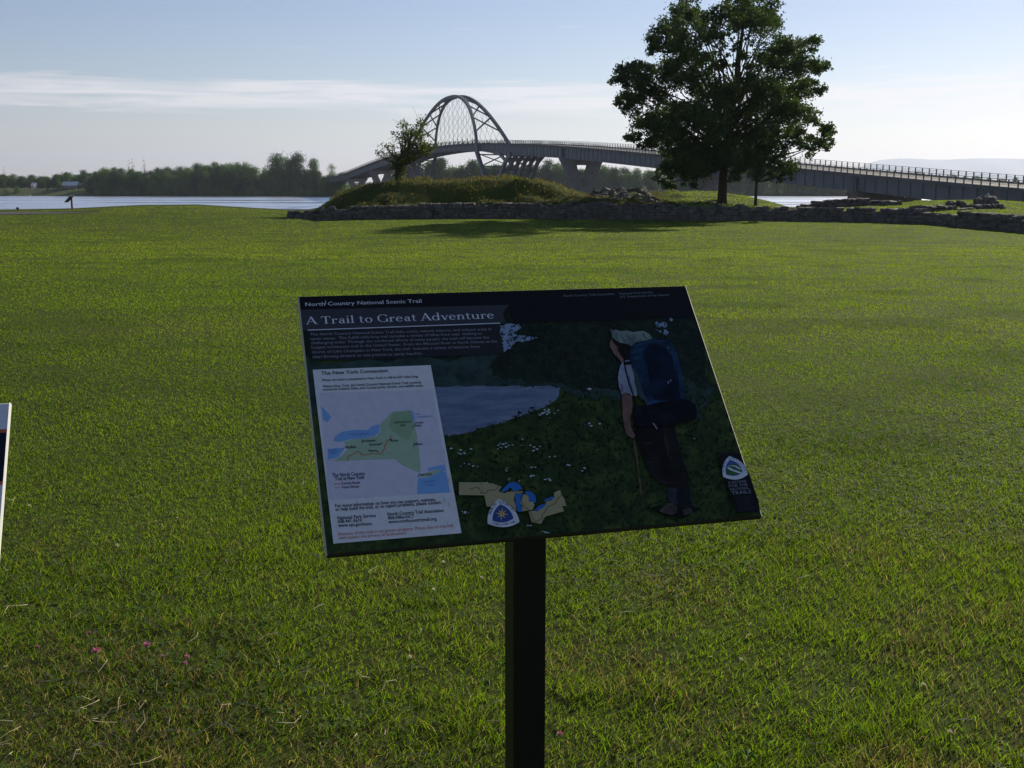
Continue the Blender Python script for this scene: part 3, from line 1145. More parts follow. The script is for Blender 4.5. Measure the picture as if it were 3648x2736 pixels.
ax = [mb0] + tips
for i, (c, R, d) in enumerate(lobes3):
    zs = mb0.z + (c.z - mb0.z) * TR.uniform(.45, .75)
    azs = [a.z for a in ax]
    a = Vector((float(np.interp(zs, azs, [a.x for a in ax])), float(np.interp(zs, azs, [a.y for a in ax])), min(zs, azs[-1])))
    branch(mbt, a, c, 0.05, 0.014, TR, 0.05, 5, 5)
    for k in range(3):
        e = c + Vector(TR.normal(size=3)) * R * 0.9
        branch(mbt, c, e, 0.014, 0.005, TR, 0.0, 3, 4)
mbt.build('trunk', M['bark'], gt, smooth=True)


# woods across the lake: a handful of kinds, each tree an object of its own
def make_far_tree(seed, mat, h, w, nl=14, conifer=False, lsize=0.62, sparse=1.0):
    r = np.random.default_rng(seed)
    lb = []
    if conifer:
        for k in range(9):
            t = k / 8
            lb.append(((r.normal() * .2, r.normal() * .2, h * (0.15 + .82 * t)), w * (0.55 * (1 - t) + .06), 1.0))
    else:
        for k in range(nl + 8):
            t = (k + r.random()) / (nl + 8)
            zc_ = h * (0.09 + 0.74 * t)
            rad_ = w * 0.5 * (0.95 - 0.75 * max(0.0, t - 0.45) ** 1.2 / 0.48)
            a = r.uniform(0, 6.28)
            q_ = r.uniform(0.2, 0.8) * rad_
            lb.append(((math.cos(a) * q_, math.sin(a) * q_, zc_), w * r.uniform(0.16, 0.26), 1.0))
        lb.append(((0, 0, h * 0.84), w * 0.19, 1.0))
        lb.append(((0, 0, h * 0.5), w * 0.34, 1.0))
        lb.append(((0, 0, h * 0.22), w * 0.30, 1.0))
    pts = clumps_in(lb, 26 * sparse, r, 0.3, 0.45)
    v, q = leaf_quads(pts, lsize, r)
    me = np_mesh('crown', v, q)
    me.materials.append(mat)
    mt = MB().tube([(0, 0, -0.6), (0, 0, h * 0.3), (0.1, 0, h * 0.75)], [h * 0.018, h * 0.014, h * 0.004], 6)
    tm = new_mesh('trunk', mt.v, mt.f)
    tm.materials.append(M['bark'])
    return me, tm, h


KINDS = [make_far_tree(101, M['wood_a'], 20, 13), make_far_tree(102, M['wood_b'], 18, 12), make_far_tree(103, M['wood_a'], 19, 11), make_far_tree(104, M['wood_c'], 16, 11), make_far_tree(105, M['wood_b'], 21, 14, 18)]
SHRUB = [make_far_tree(111, M['wood_c'], 6, 7, 8, lsize=0.42), make_far_tree(112, M['wood_a'], 6, 8, 8, lsize=0.42)]
CONIFER = make_far_tree(121, M['wood_b'], 18, 5, conifer=True, lsize=0.45)
THIN = make_far_tree(131, M['wood_c'], 20, 9, 12, sparse=0.35, lsize=0.45)
frr = random.Random(77)


def place_tree(kind, x, y, top_z, label, group=None, name='shore_tree', cat='tree', wide=1.0, base=None):
    me, tm, h = kind
    zb = float(far_z(np.array([x]), np.array([y]))[0]) if base is None else base
    k = max(top_z - zb, 2.0) / h / 0.97
    o = empty(name, (x, y, zb), label, cat, group, frr.uniform(0, 6.28))
    o.scale = (k * wide * frr.uniform(.92, 1.1), k * wide * frr.uniform(.92, 1.1), k)
    for nm, dat in (('crown', me), ('trunk', tm)):
        c = bpy.data.objects.new(nm, dat)
        COL.objects.link(c)
        c.parent = o
    return o


# skyline of the woods: bearing -> row
sky_l = [(-300, 640), (-60, 630), (20, 612), (60, 616), (110, 615), (170, 628), (210, 612), (265, 612), (300, 618), (345, 608), (370, 592), (400, 588), (440, 598), (520, 596), (560, 592), (620, 582), (660, 590), (690, 586), (720, 578), (780, 574), (830, 572), (880, 580), (920, 594), (945, 596), (1100, 596), (1150, 605), (1190, 622), (1225, 612), (1280, 606)]
sky_m = [(1400, 600), (1480, 575), (1530, 562), (1568, 556), (1600, 580), (1640, 586), (1675, 555), (1720, 575), (1800, 585), (1900, 576), (1945, 566), (1990, 568), (2040, 590), (2100, 590), (2150, 585), (2195, 584), (2250, 590), (2314, 597), (2400, 600), (2500, 602)]
sky_r = [(2500, 604), (2600, 606), (2740, 610), (2900, 607), (2990, 600), (3080, 598), (3160, 612), (3240, 607), (3300, 612), (3360, 618), (3470, 620), (3560, 632), (3700, 634), (4000, 636), (4400, 636)]


def wood(tab_, x0, x1, Y0, rows, step, label, group, wk=1.0):
    xs_, rs_ = [q[0] for q in tab_], [q[1] for q in tab_]
    for r in range(rows):
        px = x0 + frr.uniform(0, step)
        while px < x1:
            back = r * 9.0 + frr.uniform(-3, 3)
            Y = Y0 + back
            x = (px - CX) / KX * Y
            Y = float(shore_y(np.array([x]))[0]) + (Y0 - SHORE_Y) + back
            x = (px - CX) / KX * Y
            row = float(np.interp(px, xs_, rs_))
            if r < rows - 1:
                row += (rows - 1 - r) * frr.uniform(3, 16)
            row += frr.uniform(-4, 12)
            place_tree(KINDS[frr.randrange(5)], x, Y, at(px, row, Y).z, label, group, wide=wk * frr.uniform(.75, 1.25))
            px += step * frr.uniform(.7, 1.3)


wood(sky_l, 318, 1225, SHORE_Y + 8, 3, 34, 'leafy tree in the dense wood on the far shore left of the bridge', 'trees of the far wood left of the bridge')
wood(sky_l, -420, 330, SHORE_Y + 52, 3, 30, 'leafy tree on the far bank above the white-roofed house, left edge', 'trees behind the far house', 1.7)
wood(sky_m, 1380, 2480, SHORE_Y + 10, 2, 38, 'leafy tree on the far shore seen beneath the bridge deck', 'trees of the far shore beneath the bridge', 1.15)
wood(sky_r, 2480, 4300, SHORE_Y + 12, 2, 40, 'hazy tree on the far shore right of the tall tree, beyond the bridge railing', 'hazy trees of the far shore at the right', 1.3)

# single trees that stand out
for px, row, kd, wide, Y, lab in ((985, 543, 0, 1.05, 856, 'tall round tree standing above the far wood, left of a pair'),
                                  (1060, 541, 4, .95, 858, 'tall round tree standing above the far wood, right of a pair'),
                                  (1025, 560, 1, .8, 866, 'dark tree between the two tall trees of the far wood'),
                                  (1115, 558, 2, .9, 862, 'tree stepping down right of the tall pair toward the bridge end'),
                                  (295, 603, 1, 1.0, 884, 'round dark tree directly right above the white-roofed far house'),
                                  (235, 612, 0, .9, 896, 'pale-topped tree behind the left end of the far house'),
                                  (205, 622, 2, .8, 872, 'dark low tree at the left end of the far house')):
    P = at(px, row, Y)
    place_tree(KINDS[kd], P.x, Y, P.z, lab, wide=wide)
for px, row, lab in ((458, 572, 'slim dark conifer poking above the far wood, leftmost of three'), (470, 567, 'slim dark conifer poking above the far wood, middle of three'), (513, 562, 'slim dark conifer poking above the far wood, rightmost of three'), (13, 596, 'dark conifer at the left edge of the far bank'), (157, 618, 'small conifer on the skyline left of the far house')):
    P = at(px, row, 885)
    place_tree(CONIFER, P.x, 885, P.z, lab, name='conifer', wide=0.8)
P = at(1180, 575, 870)
place_tree(THIN, P.x, 870, P.z, 'thin pale tree beside the far end of the bridge', wide=1.0)
P = at(358, 598, 858)
place_tree(THIN, P.x, 858, P.z, 'thin pale tree at the left end of the far wood', wide=0.9)
for px, rowt, Y, kd, lab in ((900, 660, 850, 0, 'pale round bush at the water edge under the far wood'), (1000, 640, 852, 1, 'tall shoreline shrub below the tall pair of trees'), (1055, 650, 851, 0, 'light shrub at the waterline left of the bridge end'), (1110, 655, 852, 1, 'dark shrub at the waterline nearest the bridge end'),
                             (1178, 640, 822, 1, 'dark leafy bush in front of the far bridge abutment, left one'), (1212, 646, 820, 1, 'dark leafy bush in front of the far bridge abutment, right one'), (60, 664, 862, 1, 'dark shrub on the far bank at the left edge'), (20, 668, 858, 0, 'low shrub on the far bank, leftmost'), (170, 668, 866, 1, 'dark shrub left of the far house'), (1565, 620, 858, 0, 'bright bush on the far shore right of the gnarled tree'), (1610, 625, 858, 0, 'bright bush on the far shore near the arch legs')):
    P = at(px, rowt, Y)
    place_tree(SHRUB[kd], P.x, Y, P.z, lab, name='shrub', cat='shrub', wide=1.1)
for px in np.concatenate([np.arange(330, 1240, 23), np.arange(2500, 3300, 30)]):
    P = at(px + frr.uniform(-8, 8), 672 + frr.uniform(-8, 8), SHORE_Y)
    Y = float(shore_y(np.array([P.x]))[0]) + frr.uniform(1, 4)
    place_tree(SHRUB[frr.randrange(2)], P.x, Y, P.z, 'low leafy shrub lining the far waterline under the trees', 'shrubs along the far waterline', name='shrub', cat='shrub', wide=1.0)

# house on the far bank
M['roof_white'] = simple('pale_metal_roof', (0.62, 0.63, 0.66), 0.35, 0.06, 1.0, 0.5)
M['house_wall'] = simple('house_wall', (0.10, 0.09, 0.085), 0.8, 0.2, 1.0)
M['gable'] = simple('gable_wood', (0.34, 0.22, 0.17), 0.8, 0.2, 1.0)
M['glass'] = simple('dark_glass', (0.02, 0.022, 0.025), 0.1, 0.1, 1.0, 0.6)
M['white_paint'] = simple('white_paint', (0.75, 0.75, 0.74), 0.6, 0.06, 1.0)


def house(px0, px1, base_r, eave_r, ridge_r, Y, label, wallm, roofm, depth=8, name='house'):
    a, b = at(px0, base_r, Y), at(px1, base_r, Y)
    ze, zr = at(px0, eave_r, Y).z, at(px0, ridge_r, Y).z
    zb = min(a.z, float(far_z(np.array([a.x]), np.array([Y]))[0])) - 0.5
    h = empty(name, (a.x, Y, zb), label, 'house')
    x0, x1 = a.x, b.x
    MB().box(((x0 + x1) / 2, Y + depth / 2, (zb + ze) / 2), x1 - x0, depth, ze - zb).build('wall', wallm, h)
    for x in (x0, x1):
        MB().add([(x - .1, Y, ze), (x - .1, Y + depth, ze), (x - .1, Y + depth / 2, zr), (x + .1, Y, ze), (x + .1, Y + depth, ze), (x + .1, Y + depth / 2, zr)], [(0, 1, 2), (5, 4, 3), (0, 2, 5, 3), (1, 4, 5, 2), (0, 3, 4, 1)]).build('gable', M['gable'], h)
    for sgn, y0 in ((1, Y - .7), (-1, Y + depth + .7)):
        yr = Y + depth / 2
        k = 0.12
        MB().add([(x0 - .6, y0, ze - .25), (x1 + .6, y0, ze - .25), (x1 + .6, yr, zr + .12), (x0 - .6, yr, zr + .12), (x0 - .6, y0, ze - .25 + k), (x1 + .6, y0, ze - .25 + k), (x1 + .6, yr, zr + .12 + k), (x0 - .6, yr, zr + .12 + k)], [(0, 1, 2, 3), (7, 6, 5, 4), (0, 4, 5, 1), (1, 5, 6, 2), (2, 6, 7, 3), (3, 7, 4, 0)]).build('roof', roofm, h)
    nwin = max(1, int((x1 - x0) / 3.2))
    for k in range(nwin):
        x = x0 + (k + .5) * (x1 - x0) / nwin
        w = MB().box((x, Y - .02, zb + (ze - zb) * .6), 1.2, .1, 1.2).build('window', M['white_paint'], h)
        MB().box((x, Y - .07, zb + (ze - zb) * .6), 1.0, .04, 1.0).build('pane', M['glass'], w)
    return h


house(222, 272, 673, 660, 648, 874, 'low far house with a long white roof on the left bank', M['house_wall'], M['roof_white'])
house(276, 289, 671, 659, 653, 879, 'small white-roofed shed against the right end of the far house', M['house_wall'], M['roof_white'], 5, 'shed')
house(112, 122, 667, 660, 652, 890, 'small white gabled house half hidden by trees at far left', M['white_paint'], M['white_paint'], 6)
# pale dock at the waterline
P = at(97, 695, 846)
bt = empty('dock', (P.x, P.y, -9), 'small pale dock at the waterline of the far left bank', 'dock')
MB().box((P.x, P.y, -8.3), 5, 2.2, 0.25).build('decking', M['white_paint'], bt)
for dx in (-2.2, 2.2):
    MB().tube([(P.x + dx, P.y, -9.8), (P.x + dx, P.y, -7.6)], .12, 6).build('pile', M['bark'], bt)


# ------------------------------------------------------------------ small things on the lawn, far left
def small_sign(px, foot, top, Y, label):
    a = at(px, foot, Y)
    a.z = gz(a.x, a.y) - 0.02
    h = at(px, top, Y).z - a.z
    r = empty('trail_sign', a, label, 'sign')
    MB().bar(a, a + Vector((0, 0, h * 0.9)), 0.10, 0.10, (0, 1, 0)).build('post', M['black_steel'], r)
    mb = MB()
    c = a + Vector((-0.17, 0, h * 0.76))
    mb.bar(c + Vector((-0.22, 0, -0.22)), c + Vector((0.22, 0, 0.22)), 0.7, 0.04, (0, 0, 1))
    mb.build('panel', M['board_back'], r)
    return r


small_sign(257, 741, 698, 80.5, 'small slanted sign on a dark post at the lake edge of the lawn')
a = at(63, 747, 79)
a.z = gz(a.x, a.y) - 0.02
r = empty('marker_post', a, 'tiny dark round-headed marker post at the far left of the lawn', 'marker')
MB().tube([a, a + Vector((0, 0, 0.24))], 0.02, 6).build('stake', M['black_steel'], r)
MB().tube([a + Vector((0, -0.05, .17)), a + Vector((0, -0.045, .17)), a + Vector((0, 0.045, 0.17)), a + Vector((0, 0.05, .17))], [0.05, 0.09, 0.09, 0.05], 10).build('head', M['black_steel'], r)

# ------------------------------------------------------------------ interpretive signs
PW, PH, PT = 0.914, 0.609, 0.013
VA = Vector((0.9618, 0.2738, 0)).normalized()                       # along the panel
VB = Vector((0.2738 * 0.677, -0.9618 * 0.677, -0.736)).normalized()    # down its slope
VN = VA.cross(VB) * -1.0                                            # out of its face
if VN.z < 0:
    VN = -VN


def inv_h():
    src = [(1064, 1058), (2440, 1026), (2719, 1833), (1166, 1965)]
    dst = [(0, 0), (PW, 0), (PW, PH), (0, PH)]
    A = []
    for (x, y), (u, v) in zip(src, dst):
        A.append([x, y, 1, 0, 0, 0, -u * x, -u * y, -u])
        A.append([0, 0, 0, x, y, 1, -v * x, -v * y, -v])
    return np.linalg.svd(np.array(A, float))[2][-1].reshape(3, 3)


HI = inv_h()


def uv(x, y):
    q = HI @ np.array([x, y, 1.0])
    return (q[0] / q[2], q[1] / q[2])


# crops used while measuring the print: origin and scale on the photograph
CROP = {'p': (0, 0, 1.0), 'a': (1040, 1020, 0.3888), 'm': (1080, 1280, 0.4219), 'r': (1600, 1020, 0.5666), 'h': (2060, 1140, 0.446), 's': (1600, 1680, 0.2080), 'd': (2480, 1580, 0.1808)}


def pts(crop, lst):
    ox, oy, k = CROP[crop]
    return [uv(ox + x * k, oy + y * k) for x, y in lst]


class Sign:
    def __init__(self, tl, label, face_mat, edge_mat, name='interpretive_sign'):
        self.tl = Vector(tl)
        c = self.tl + VA * PW / 2 + VB * PH / 2
        self.post = Vector((c.x, c.y, 0)) + Vector((-VN.x, -VN.y, 0)).normalized() * 0.055 + VA * 0.013
        self.root = empty(name, (self.post.x, self.post.y, gz(self.post.x, self.post.y)), label, 'sign')
        self.panel = self.slab((0, 0), (PW, PH), 0, -PT, 'panel', face_mat, self.root)
        # chamfered edges of the panel: right and top catch the sun
        e, g = 0.003, 0.00002

        def edge(q0, q1, d, mat):
            du, dv = d
            vs = []
            for q in (q0, q1):
                vs += [self.w(q[0] + du * g, q[1] + dv * g, 0), self.w(q[0] + du * e, q[1] + dv * e, -e), self.w(q[0] + du * e, q[1] + dv * e, -PT), self.w(q[0] + du * g, q[1] + dv * g, -PT)]
            MB().add(vs, [(0, 1, 5, 4), (1, 2, 6, 5), (2, 3, 7, 6), (3, 0, 4, 7), (0, 3, 2, 1), (4, 5, 6, 7)]).build('edge', mat, self.panel)
        edge((PW, -e), (PW, PH + e), (1, 0), edge_mat)
        edge((0, -e), (0, PH + e), (-1, 0), edge_mat)
        edge((0, 0), (PW, 0), (0, -1), edge_mat)
        edge((0, PH), (PW, PH), (0, 1), M['board_back'])
        # frame under the panel, bracket and post
        mb = MB()
        for u in (PW * .36, PW * .64):
            mb.bar(self.w(u, .04, -PT - .016), self.w(u, PH - .04, -PT - .016), 0.04, 0.03, VN)
        mb.build('support_rail', M['black_steel'], self.root)
        ptop = c - VN * (PT + 0.035)
        pz = ptop.z - 0.02
        s = 0.0381
        rings = []
        for z, k in ((self.root.location.z - 0.3, 1), (pz - 0.03, 1)):
            rings.append([self.post + Vector((0, 0, z)) + VA * (a * s * k) + Vector((VN.x, VN.y, 0)).normalized() * (b * s * k) for a, b in ((-1, -1), (1, -1), (1, 1), (-1, 1))])
        o = MB().loft(rings).build('post', M['black_steel'], self.root)
        bv = o.modifiers.new('edges', 'BEVEL')
        bv.width = 0.004
        bv.segments = 2
        mb = MB()
        q = Vector((self.post.x, self.post.y, pz - .1))
        mb.bar(q + VA * -.2, q + VA * .2, .05, .06)
        mb.build('bracket', M['black_steel'], self.root)
        self.layer = 0

    def w(self, u, v, h=0.0):
        return self.tl + VA * u + VB * v + VN * h

    def slab(self, a, b, h0, h1, name, mat, parent):
        vs = [self.w(u, v, h) for h in (h0, h1) for (u, v) in ((a[0], a[1]), (b[0], a[1]), (b[0], b[1]), (a[0], b[1]))]
        return MB().add(vs, [(0, 1, 2, 3), (7, 6, 5, 4), (0, 4, 5, 1), (1, 5, 6, 2), (2, 6, 7, 3), (3, 7, 4, 0)]).build(name, mat, parent)

    def sheet(self, polys, name, mat, parent=None, lift=None, join=False):
        """flat printed shapes, a hair above the panel; one object for each unless joined"""
        if lift is None:
            self.layer += 1
            lift = 0.00012 * self.layer
        if not join and len(polys) > 1:
            return [self.sheet([q], name, mat, parent, lift + i * 2e-6) for i, q in enumerate(polys)][0]
        off = Vector((0, 0, 0))
        p = parent or self.panel
        q = p
        while q is not None:
            off = off + q.location
            q = q.parent
        bm = bmesh.new()
        for poly in polys:
            poly = clip_rect(poly)
            if len(poly) < 3:
                continue
            vs = [bm.verts.new(self.w(u, v, lift) - off) for u, v in poly]
            try:
                f = bm.faces.new(vs)
            except ValueError:
                continue
        bmesh.ops.triangulate(bm, faces=bm.faces[:])
        bm.normal_update()
        for f in bm.faces:
            if f.normal.dot(VN) < 0:
                f.normal_flip()
        me = bpy.data.meshes.new(name)
        bm.to_mesh(me)
        bm.free()
        o = link(name, me, mat, p)
        if join:
            o['kind'] = 'stuff'
        return o


def clip_rect(poly, e=0.0004):
    for ax, lim, sg_ in ((0, e, 1), (0, PW - e, -1), (1, e, 1), (1, PH - e, -1)):
        out = []
        for a, b in zip(poly, poly[1:] + poly[:1]):
            ia, ib = (a[ax] - lim) * sg_ >= 0, (b[ax] - lim) * sg_ >= 0
            if ia:
                out.append(a)
            if ia != ib:
                t = (lim - a[ax]) / (b[ax] - a[ax])
                out.append((a[0] + (b[0] - a[0]) * t, a[1] + (b[1] - a[1]) * t))
        poly = out
        if not poly:
            break
    return poly


rough_r = random.Random(4)


def ragged(poly, amp=0.10, depth=4, smin=0.004):
    """breaks the straight edges of a printed shape into an uneven natural outline"""
    for d in range(depth):
        out = []
        for a, b in zip(poly, poly[1:] + poly[:1]):
            out.append(a)
            L = math.hypot(b[0] - a[0], b[1] - a[1])
            if L > smin:
                k = rough_r.gauss(0, amp) * L
                out.append(((a[0] + b[0]) / 2 - (b[1] - a[1]) / L * k, (a[1] + b[1]) / 2 + (b[0] - a[0]) / L * k))
        poly = out
    return poly


def line_polys(pl, w):
    out = []
    for a, b in zip(pl, pl[1:]):
        dx, dy = b[0] - a[0], b[1] - a[1]
        L = math.hypot(dx, dy) + 1e-9
        nx, ny = -dy / L * w / 2, dx / L * w / 2
        ex, ey = dx / L * w * .3, dy / L * w * .3
        out.append([(a[0] + nx - ex, a[1] + ny - ey), (b[0] + nx + ex, b[1] + ny + ey), (b[0] - nx + ex, b[1] - ny + ey), (a[0] - nx - ex, a[1] - ny - ey)])
    return out


_texts = []


def text_tris(txt, bold=0.0):
    cu = bpy.data.curves.new('lettering', 'FONT')
    cu.body = txt
    cu.resolution_u = 2
    cu.size = 1.0
    cu.offset = bold
    o = bpy.data.objects.new('lettering', cu)
    me = o.to_mesh()
    me.calc_loop_triangles()
    v = np.array([p.co[:2] for p in me.vertices])
    t = np.array([list(q.vertices) for q in me.loop_triangles])
    o.to_mesh_clear()
    bpy.data.objects.remove(o)
    bpy.data.curves.remove(cu)
    return v, t


class Lettering:
    """gathers lines of text on one sign that share an ink"""

    def __init__(self, sign):
        self.s, self.v, self.t = sign, [], []
        self.n = 0

    def line(self, txt, a, b, cap=None, bold=0.0):
        """a, b: (u, v) of the two ends of the baseline; cap: height of the capitals in metres"""
        v, t = text_tris(txt, bold)
        if not len(t):
            return self
        x0, x1 = v[:, 0].min(), v[:, 0].max()
        L = math.hypot(b[0] - a[0], b[1] - a[1])
        ex = np.array([(b[0] - a[0]) / L, (b[1] - a[1]) / L])
        ey = np.array([ex[1], -ex[0]])
        kx = L / (x1 - x0)
        ky = cap / 0.70 if cap else kx
        P = np.array(a)[None] + (v[:, :1] - x0) * kx * ex + v[:, 1:2] * ky * ey
        self.v.append(P)
        self.t.append(t + self.n)
        self.n += len(P)
        return self

    def polys(self, polys):
        for p in polys:
            self.v.append(np.array(p))
            self.t.append(np.array([[self.n, self.n + i, self.n + i + 1] for i in range(1, len(p) - 1)]))
            self.n += len(p)
        return self

    def build(self, name, mat, parent=None, lift=None):
        P, T = np.concatenate(self.v), np.concatenate(self.t)
        s = self.s
        if lift is None:
            s.layer += 1
            lift = 0.00012 * s.layer
        p = parent or s.panel
        off, q = Vector((0, 0, 0)), p
        while q is not None:
            off = off + q.location
            q = q.parent
        base = np.array(s.w(0, 0, lift) - off)
        W = base[None] + P[:, :1] * np.array(VA)[None] + P[:, 1:2] * np.array(VB)[None]
        o = link(name, np_mesh(name, W, tris=T), mat, p)
        o['kind'] = 'stuff'
        return o


# --- a small serif alphabet for the headline
def st(a, b, w):
    dx, dy = b[0] - a[0], b[1] - a[1]
    L = math.hypot(dx, dy)
    nx, ny = -dy / L * w / 2, dx / L * w / 2
    return [[(a[0] + nx, a[1] + ny), (b[0] + nx, b[1] + ny), (b[0] - nx, b[1] - ny), (a[0] - nx, a[1] - ny)]]


def arc(cx, cy, rx, ry, a0, a1, thin=0.05, thick=0.13, n=18):
    out = []
    for i in range(n):
        qs = []
        for j in (i, i + 1):
            a = math.radians(a0 + (a1 - a0) * j / n)
            w = thin + (thick - thin) * abs(math.cos(a)) ** 1.3
            c, s = math.cos(a), math.sin(a)
            qs.append(((cx + (rx) * c, cy + ry * s), (cx + (rx - w) * c, cy + (ry - min(w, .07)) * s)))
        out.append([qs[0][0], qs[1][0], qs[1][1], qs[0][1]])
    return out


def foot(x, y, w=0.26):
    return [[(x - w / 2, y - .0), (x + w / 2, y - .0), (x + w / 2, y + .045), (x - w / 2, y + .045)]]


XH = 0.64
GL = {
    'A': (st((.07, 0), (.42, 1), .06) + st((.40, 1), (.76, 0), .14) + st((.2, .34), (.62, .34), .05) + foot(.08, 0, .24) + foot(.76, 0, .30), .86),
    'T': (st((.37, 0), (.37, 1), .13) + st((.02, .97), (.72, .97), .06) + st((.035, .97), (.02, .76), .05) + st((.705, .97), (.72, .76), .05) + foot(.37, 0, .32), .74),
    'G': (arc(.47, .5, .43, .52, 42, 330) + st((.80, .02), (.80, .40), .12) + foot(.80, .38, .28) + st((.79, .98), (.79, .70), .05), .92),
    'r': (st((.15, 0), (.15, XH), .12) + foot(.15, 0, .30) + st((.03, XH - .02), (.2, XH - .02), .045) + arc(.36, .40, .2, .24, 62, 165, .05, .06) + arc(.42, XH - .09, .07, .07, 0, 360, .06, .07, 10), .50),
    'a': (st((.43, .05), (.43, .45), .12) + arc(.29, .42, .20, .23, 5, 160, .05, .10) + arc(.26, .19, .20, .20, 60, 320) + st((.26, .37), (.43, .40), .05) + foot(.50, 0, .16), .60),
    'i': (st((.15, 0), (.15, XH), .12) + foot(.15, 0, .30) + st((.03, XH - .02), (.2, XH - .02), .045) + arc(.15, .88, .075, .075, 0, 360, .07, .075, 10), .32),
    'l': (st((.15, 0), (.15, 1.03), .12) + foot(.15, 0, .30) + st((.03, 1.0), (.2, 1.0), .045), .32),
    't': (st((.18, .08), (.18, .84), .11) + st((.02, XH - .03), (.38, XH - .03), .05) + arc(.29, .14, .165, .16, 180, 310, .05, .11), .44),
    'o': (arc(.32, XH / 2, .29, XH / 2 + .02, 0, 360, n=26), .66),
    'e': (arc(.31, XH / 2, .28, XH / 2 + .02, 8, 325, n=24) + st((.1, .36), (.57, .36), .045), .62),
    'd': (arc(.31, XH / 2, .28, XH / 2 + .02, 20, 340, n=24) + st((.56, 0), (.56, 1.03), .12) + foot(.62, 0, .18) + st((.42, 1.0), (.6, 1.0), .045), .74),
    'v': (st((.10, XH), (.32, 0), .13) + st((.32, 0), (.53, XH), .05) + foot(.10, XH - .045, .26) + foot(.53, XH - .045, .2), .60),
    'n': (st((.15, 0), (.15, XH), .12) + foot(.15, 0, .28) + st((.03, XH - .02), (.2, XH - .02), .045) + arc(.37, .40, .23, .25, 10, 170, .06, .11) + st((.54, 0), (.54, .44), .12) + foot(.54, 0, .28), .72),
    'u': (st((.15, .18), (.15, XH), .12) + st((.03, XH - .02), (.2, XH - .02), .045) + arc(.35, .22, .26, .23, 190, 350, .06, .11) + st((.56, 0), (.56, XH), .12) + st((.42, XH - .02), (.6, XH - .02), .045) + foot(.63, 0, .16), .74),
}


def serif_line(txt, a, b, cap):
    x, out = 0.0, []
    for ch in txt:
        if ch == ' ':
            x += .30
            continue
        g, adv = GL[ch]
        out += [[(x + p[0], p[1]) for p in poly] for poly in g]
        x += adv + .035
    L = math.hypot(b[0] - a[0], b[1] - a[1])
    ex, ey = ((b[0] - a[0]) / L, (b[1] - a[1]) / L), None
    k = L / x
    return [[(a[0] + px * k * ex[0] + py * cap * ex[1], a[1] + px * k * ex[1] - py * cap * ex[0]) for px, py in poly] for poly in out]


# --- inks and papers
I = {}
for nm, c in {'black_print': (0.011, 0.011, 0.012), 'band': (0.048, 0.052, 0.062), 'box': (0.026, 0.027, 0.031), 'ink_white': (0.66, 0.68, 0.76), 'ink_dim': (0.22, 0.24, 0.29), 'card': (0.66, 0.66, 0.68), 'map_field': (0.58, 0.56, 0.66), 'ink_black': (0.03, 0.03, 0.035), 'ink_red': (0.55, 0.13, 0.06), 'ny_green': (0.34, 0.47, 0.32), 'park_green': (0.27, 0.40, 0.25), 'lake_blue': (0.20, 0.38, 0.68), 'ink_blue': (0.10, 0.20, 0.55), 'tan': (0.36, 0.31, 0.17), 'shield_blue': (0.03, 0.07, 0.22), 'gold': (0.62, 0.45, 0.14), 'white_shield': (0.60, 0.62, 0.70), 'photo_sky': (0.24, 0.31, 0.45), 'skin': (0.20, 0.115, 0.09), 'shirt': (0.30, 0.32, 0.42), 'pack': (0.012, 0.045, 0.12), 'pack_dark': (0.006, 0.016, 0.045), 'pants': (0.008, 0.0075, 0.008), 'hair': (0.006, 0.006, 0.006), 'sack': (0.20, 0.27, 0.25), 'stick': (0.13, 0.09, 0.045), 'sock': (0.05, 0.055, 0.08), 'boot': (0.10, 0.07, 0.07), 'flower': (0.52, 0.60, 0.64), 'orange': (0.45, 0.12, 0.05)}.items():
    I[nm] = flat(nm, c)


def mottled(name, stops, scale, detail=6, stretch=(1, 1, 1)):
    m = Mat(name)
    f = m.noise(scale, detail, 0.68, m.coord('Object', stretch), 0.3)
    m.principled(m.ramp(f, stops), 0.45, None, 0.12)
    return m.m


I['meadow'] = mottled('meadow_print', [(0.30, (0.016, 0.028, 0.009)), (0.50, (0.030, 0.052, 0.015)), (0.64, (0.060, 0.090, 0.020)), (0.78, (0.10, 0.085, 0.034))], 34, 8)
I['thicket'] = mottled('thicket_print', [(0.36, (0.009, 0.014, 0.010)), (0.56, (0.018, 0.028, 0.018)), (0.72, (0.034, 0.052, 0.030))], 46, 8)
I['far_trees'] = mottled('far_trees_print', [(0.33, (0.016, 0.034, 0.028)), (0.67, (0.046, 0.080, 0.070))], 30, 8)
I['pond'] = mottled('pond_print', [(0.30, (0.090, 0.125, 0.195)), (0.5, (0.140, 0.185, 0.275)), (0.68, (0.20, 0.245, 0.335))], 13, 7, (1, 1, 6))

for nm, k, sc in (('pack', 1.0, 26), ('pack_dark', 1.0, 22), ('pants', 1.0, 20), ('shirt', 1.0, 24), ('sack', 1.0, 30), ('skin', 1.0, 30)):
    c_ = {'pack': (0.012, 0.045, 0.12), 'pack_dark': (0.006, 0.016, 0.045), 'pants': (0.008, 0.0075, 0.008), 'shirt': (0.30, 0.32, 0.42), 'sack': (0.20, 0.27, 0.25), 'skin': (0.20, 0.115, 0.09)}[nm]
    I[nm] = mottled(nm + '_print', [(0.32, tuple(q * .45 for q in c_)), (0.5, c_), (0.68, tuple(q * 1.5 for q in c_))], sc, 5, (1, 1, .5))

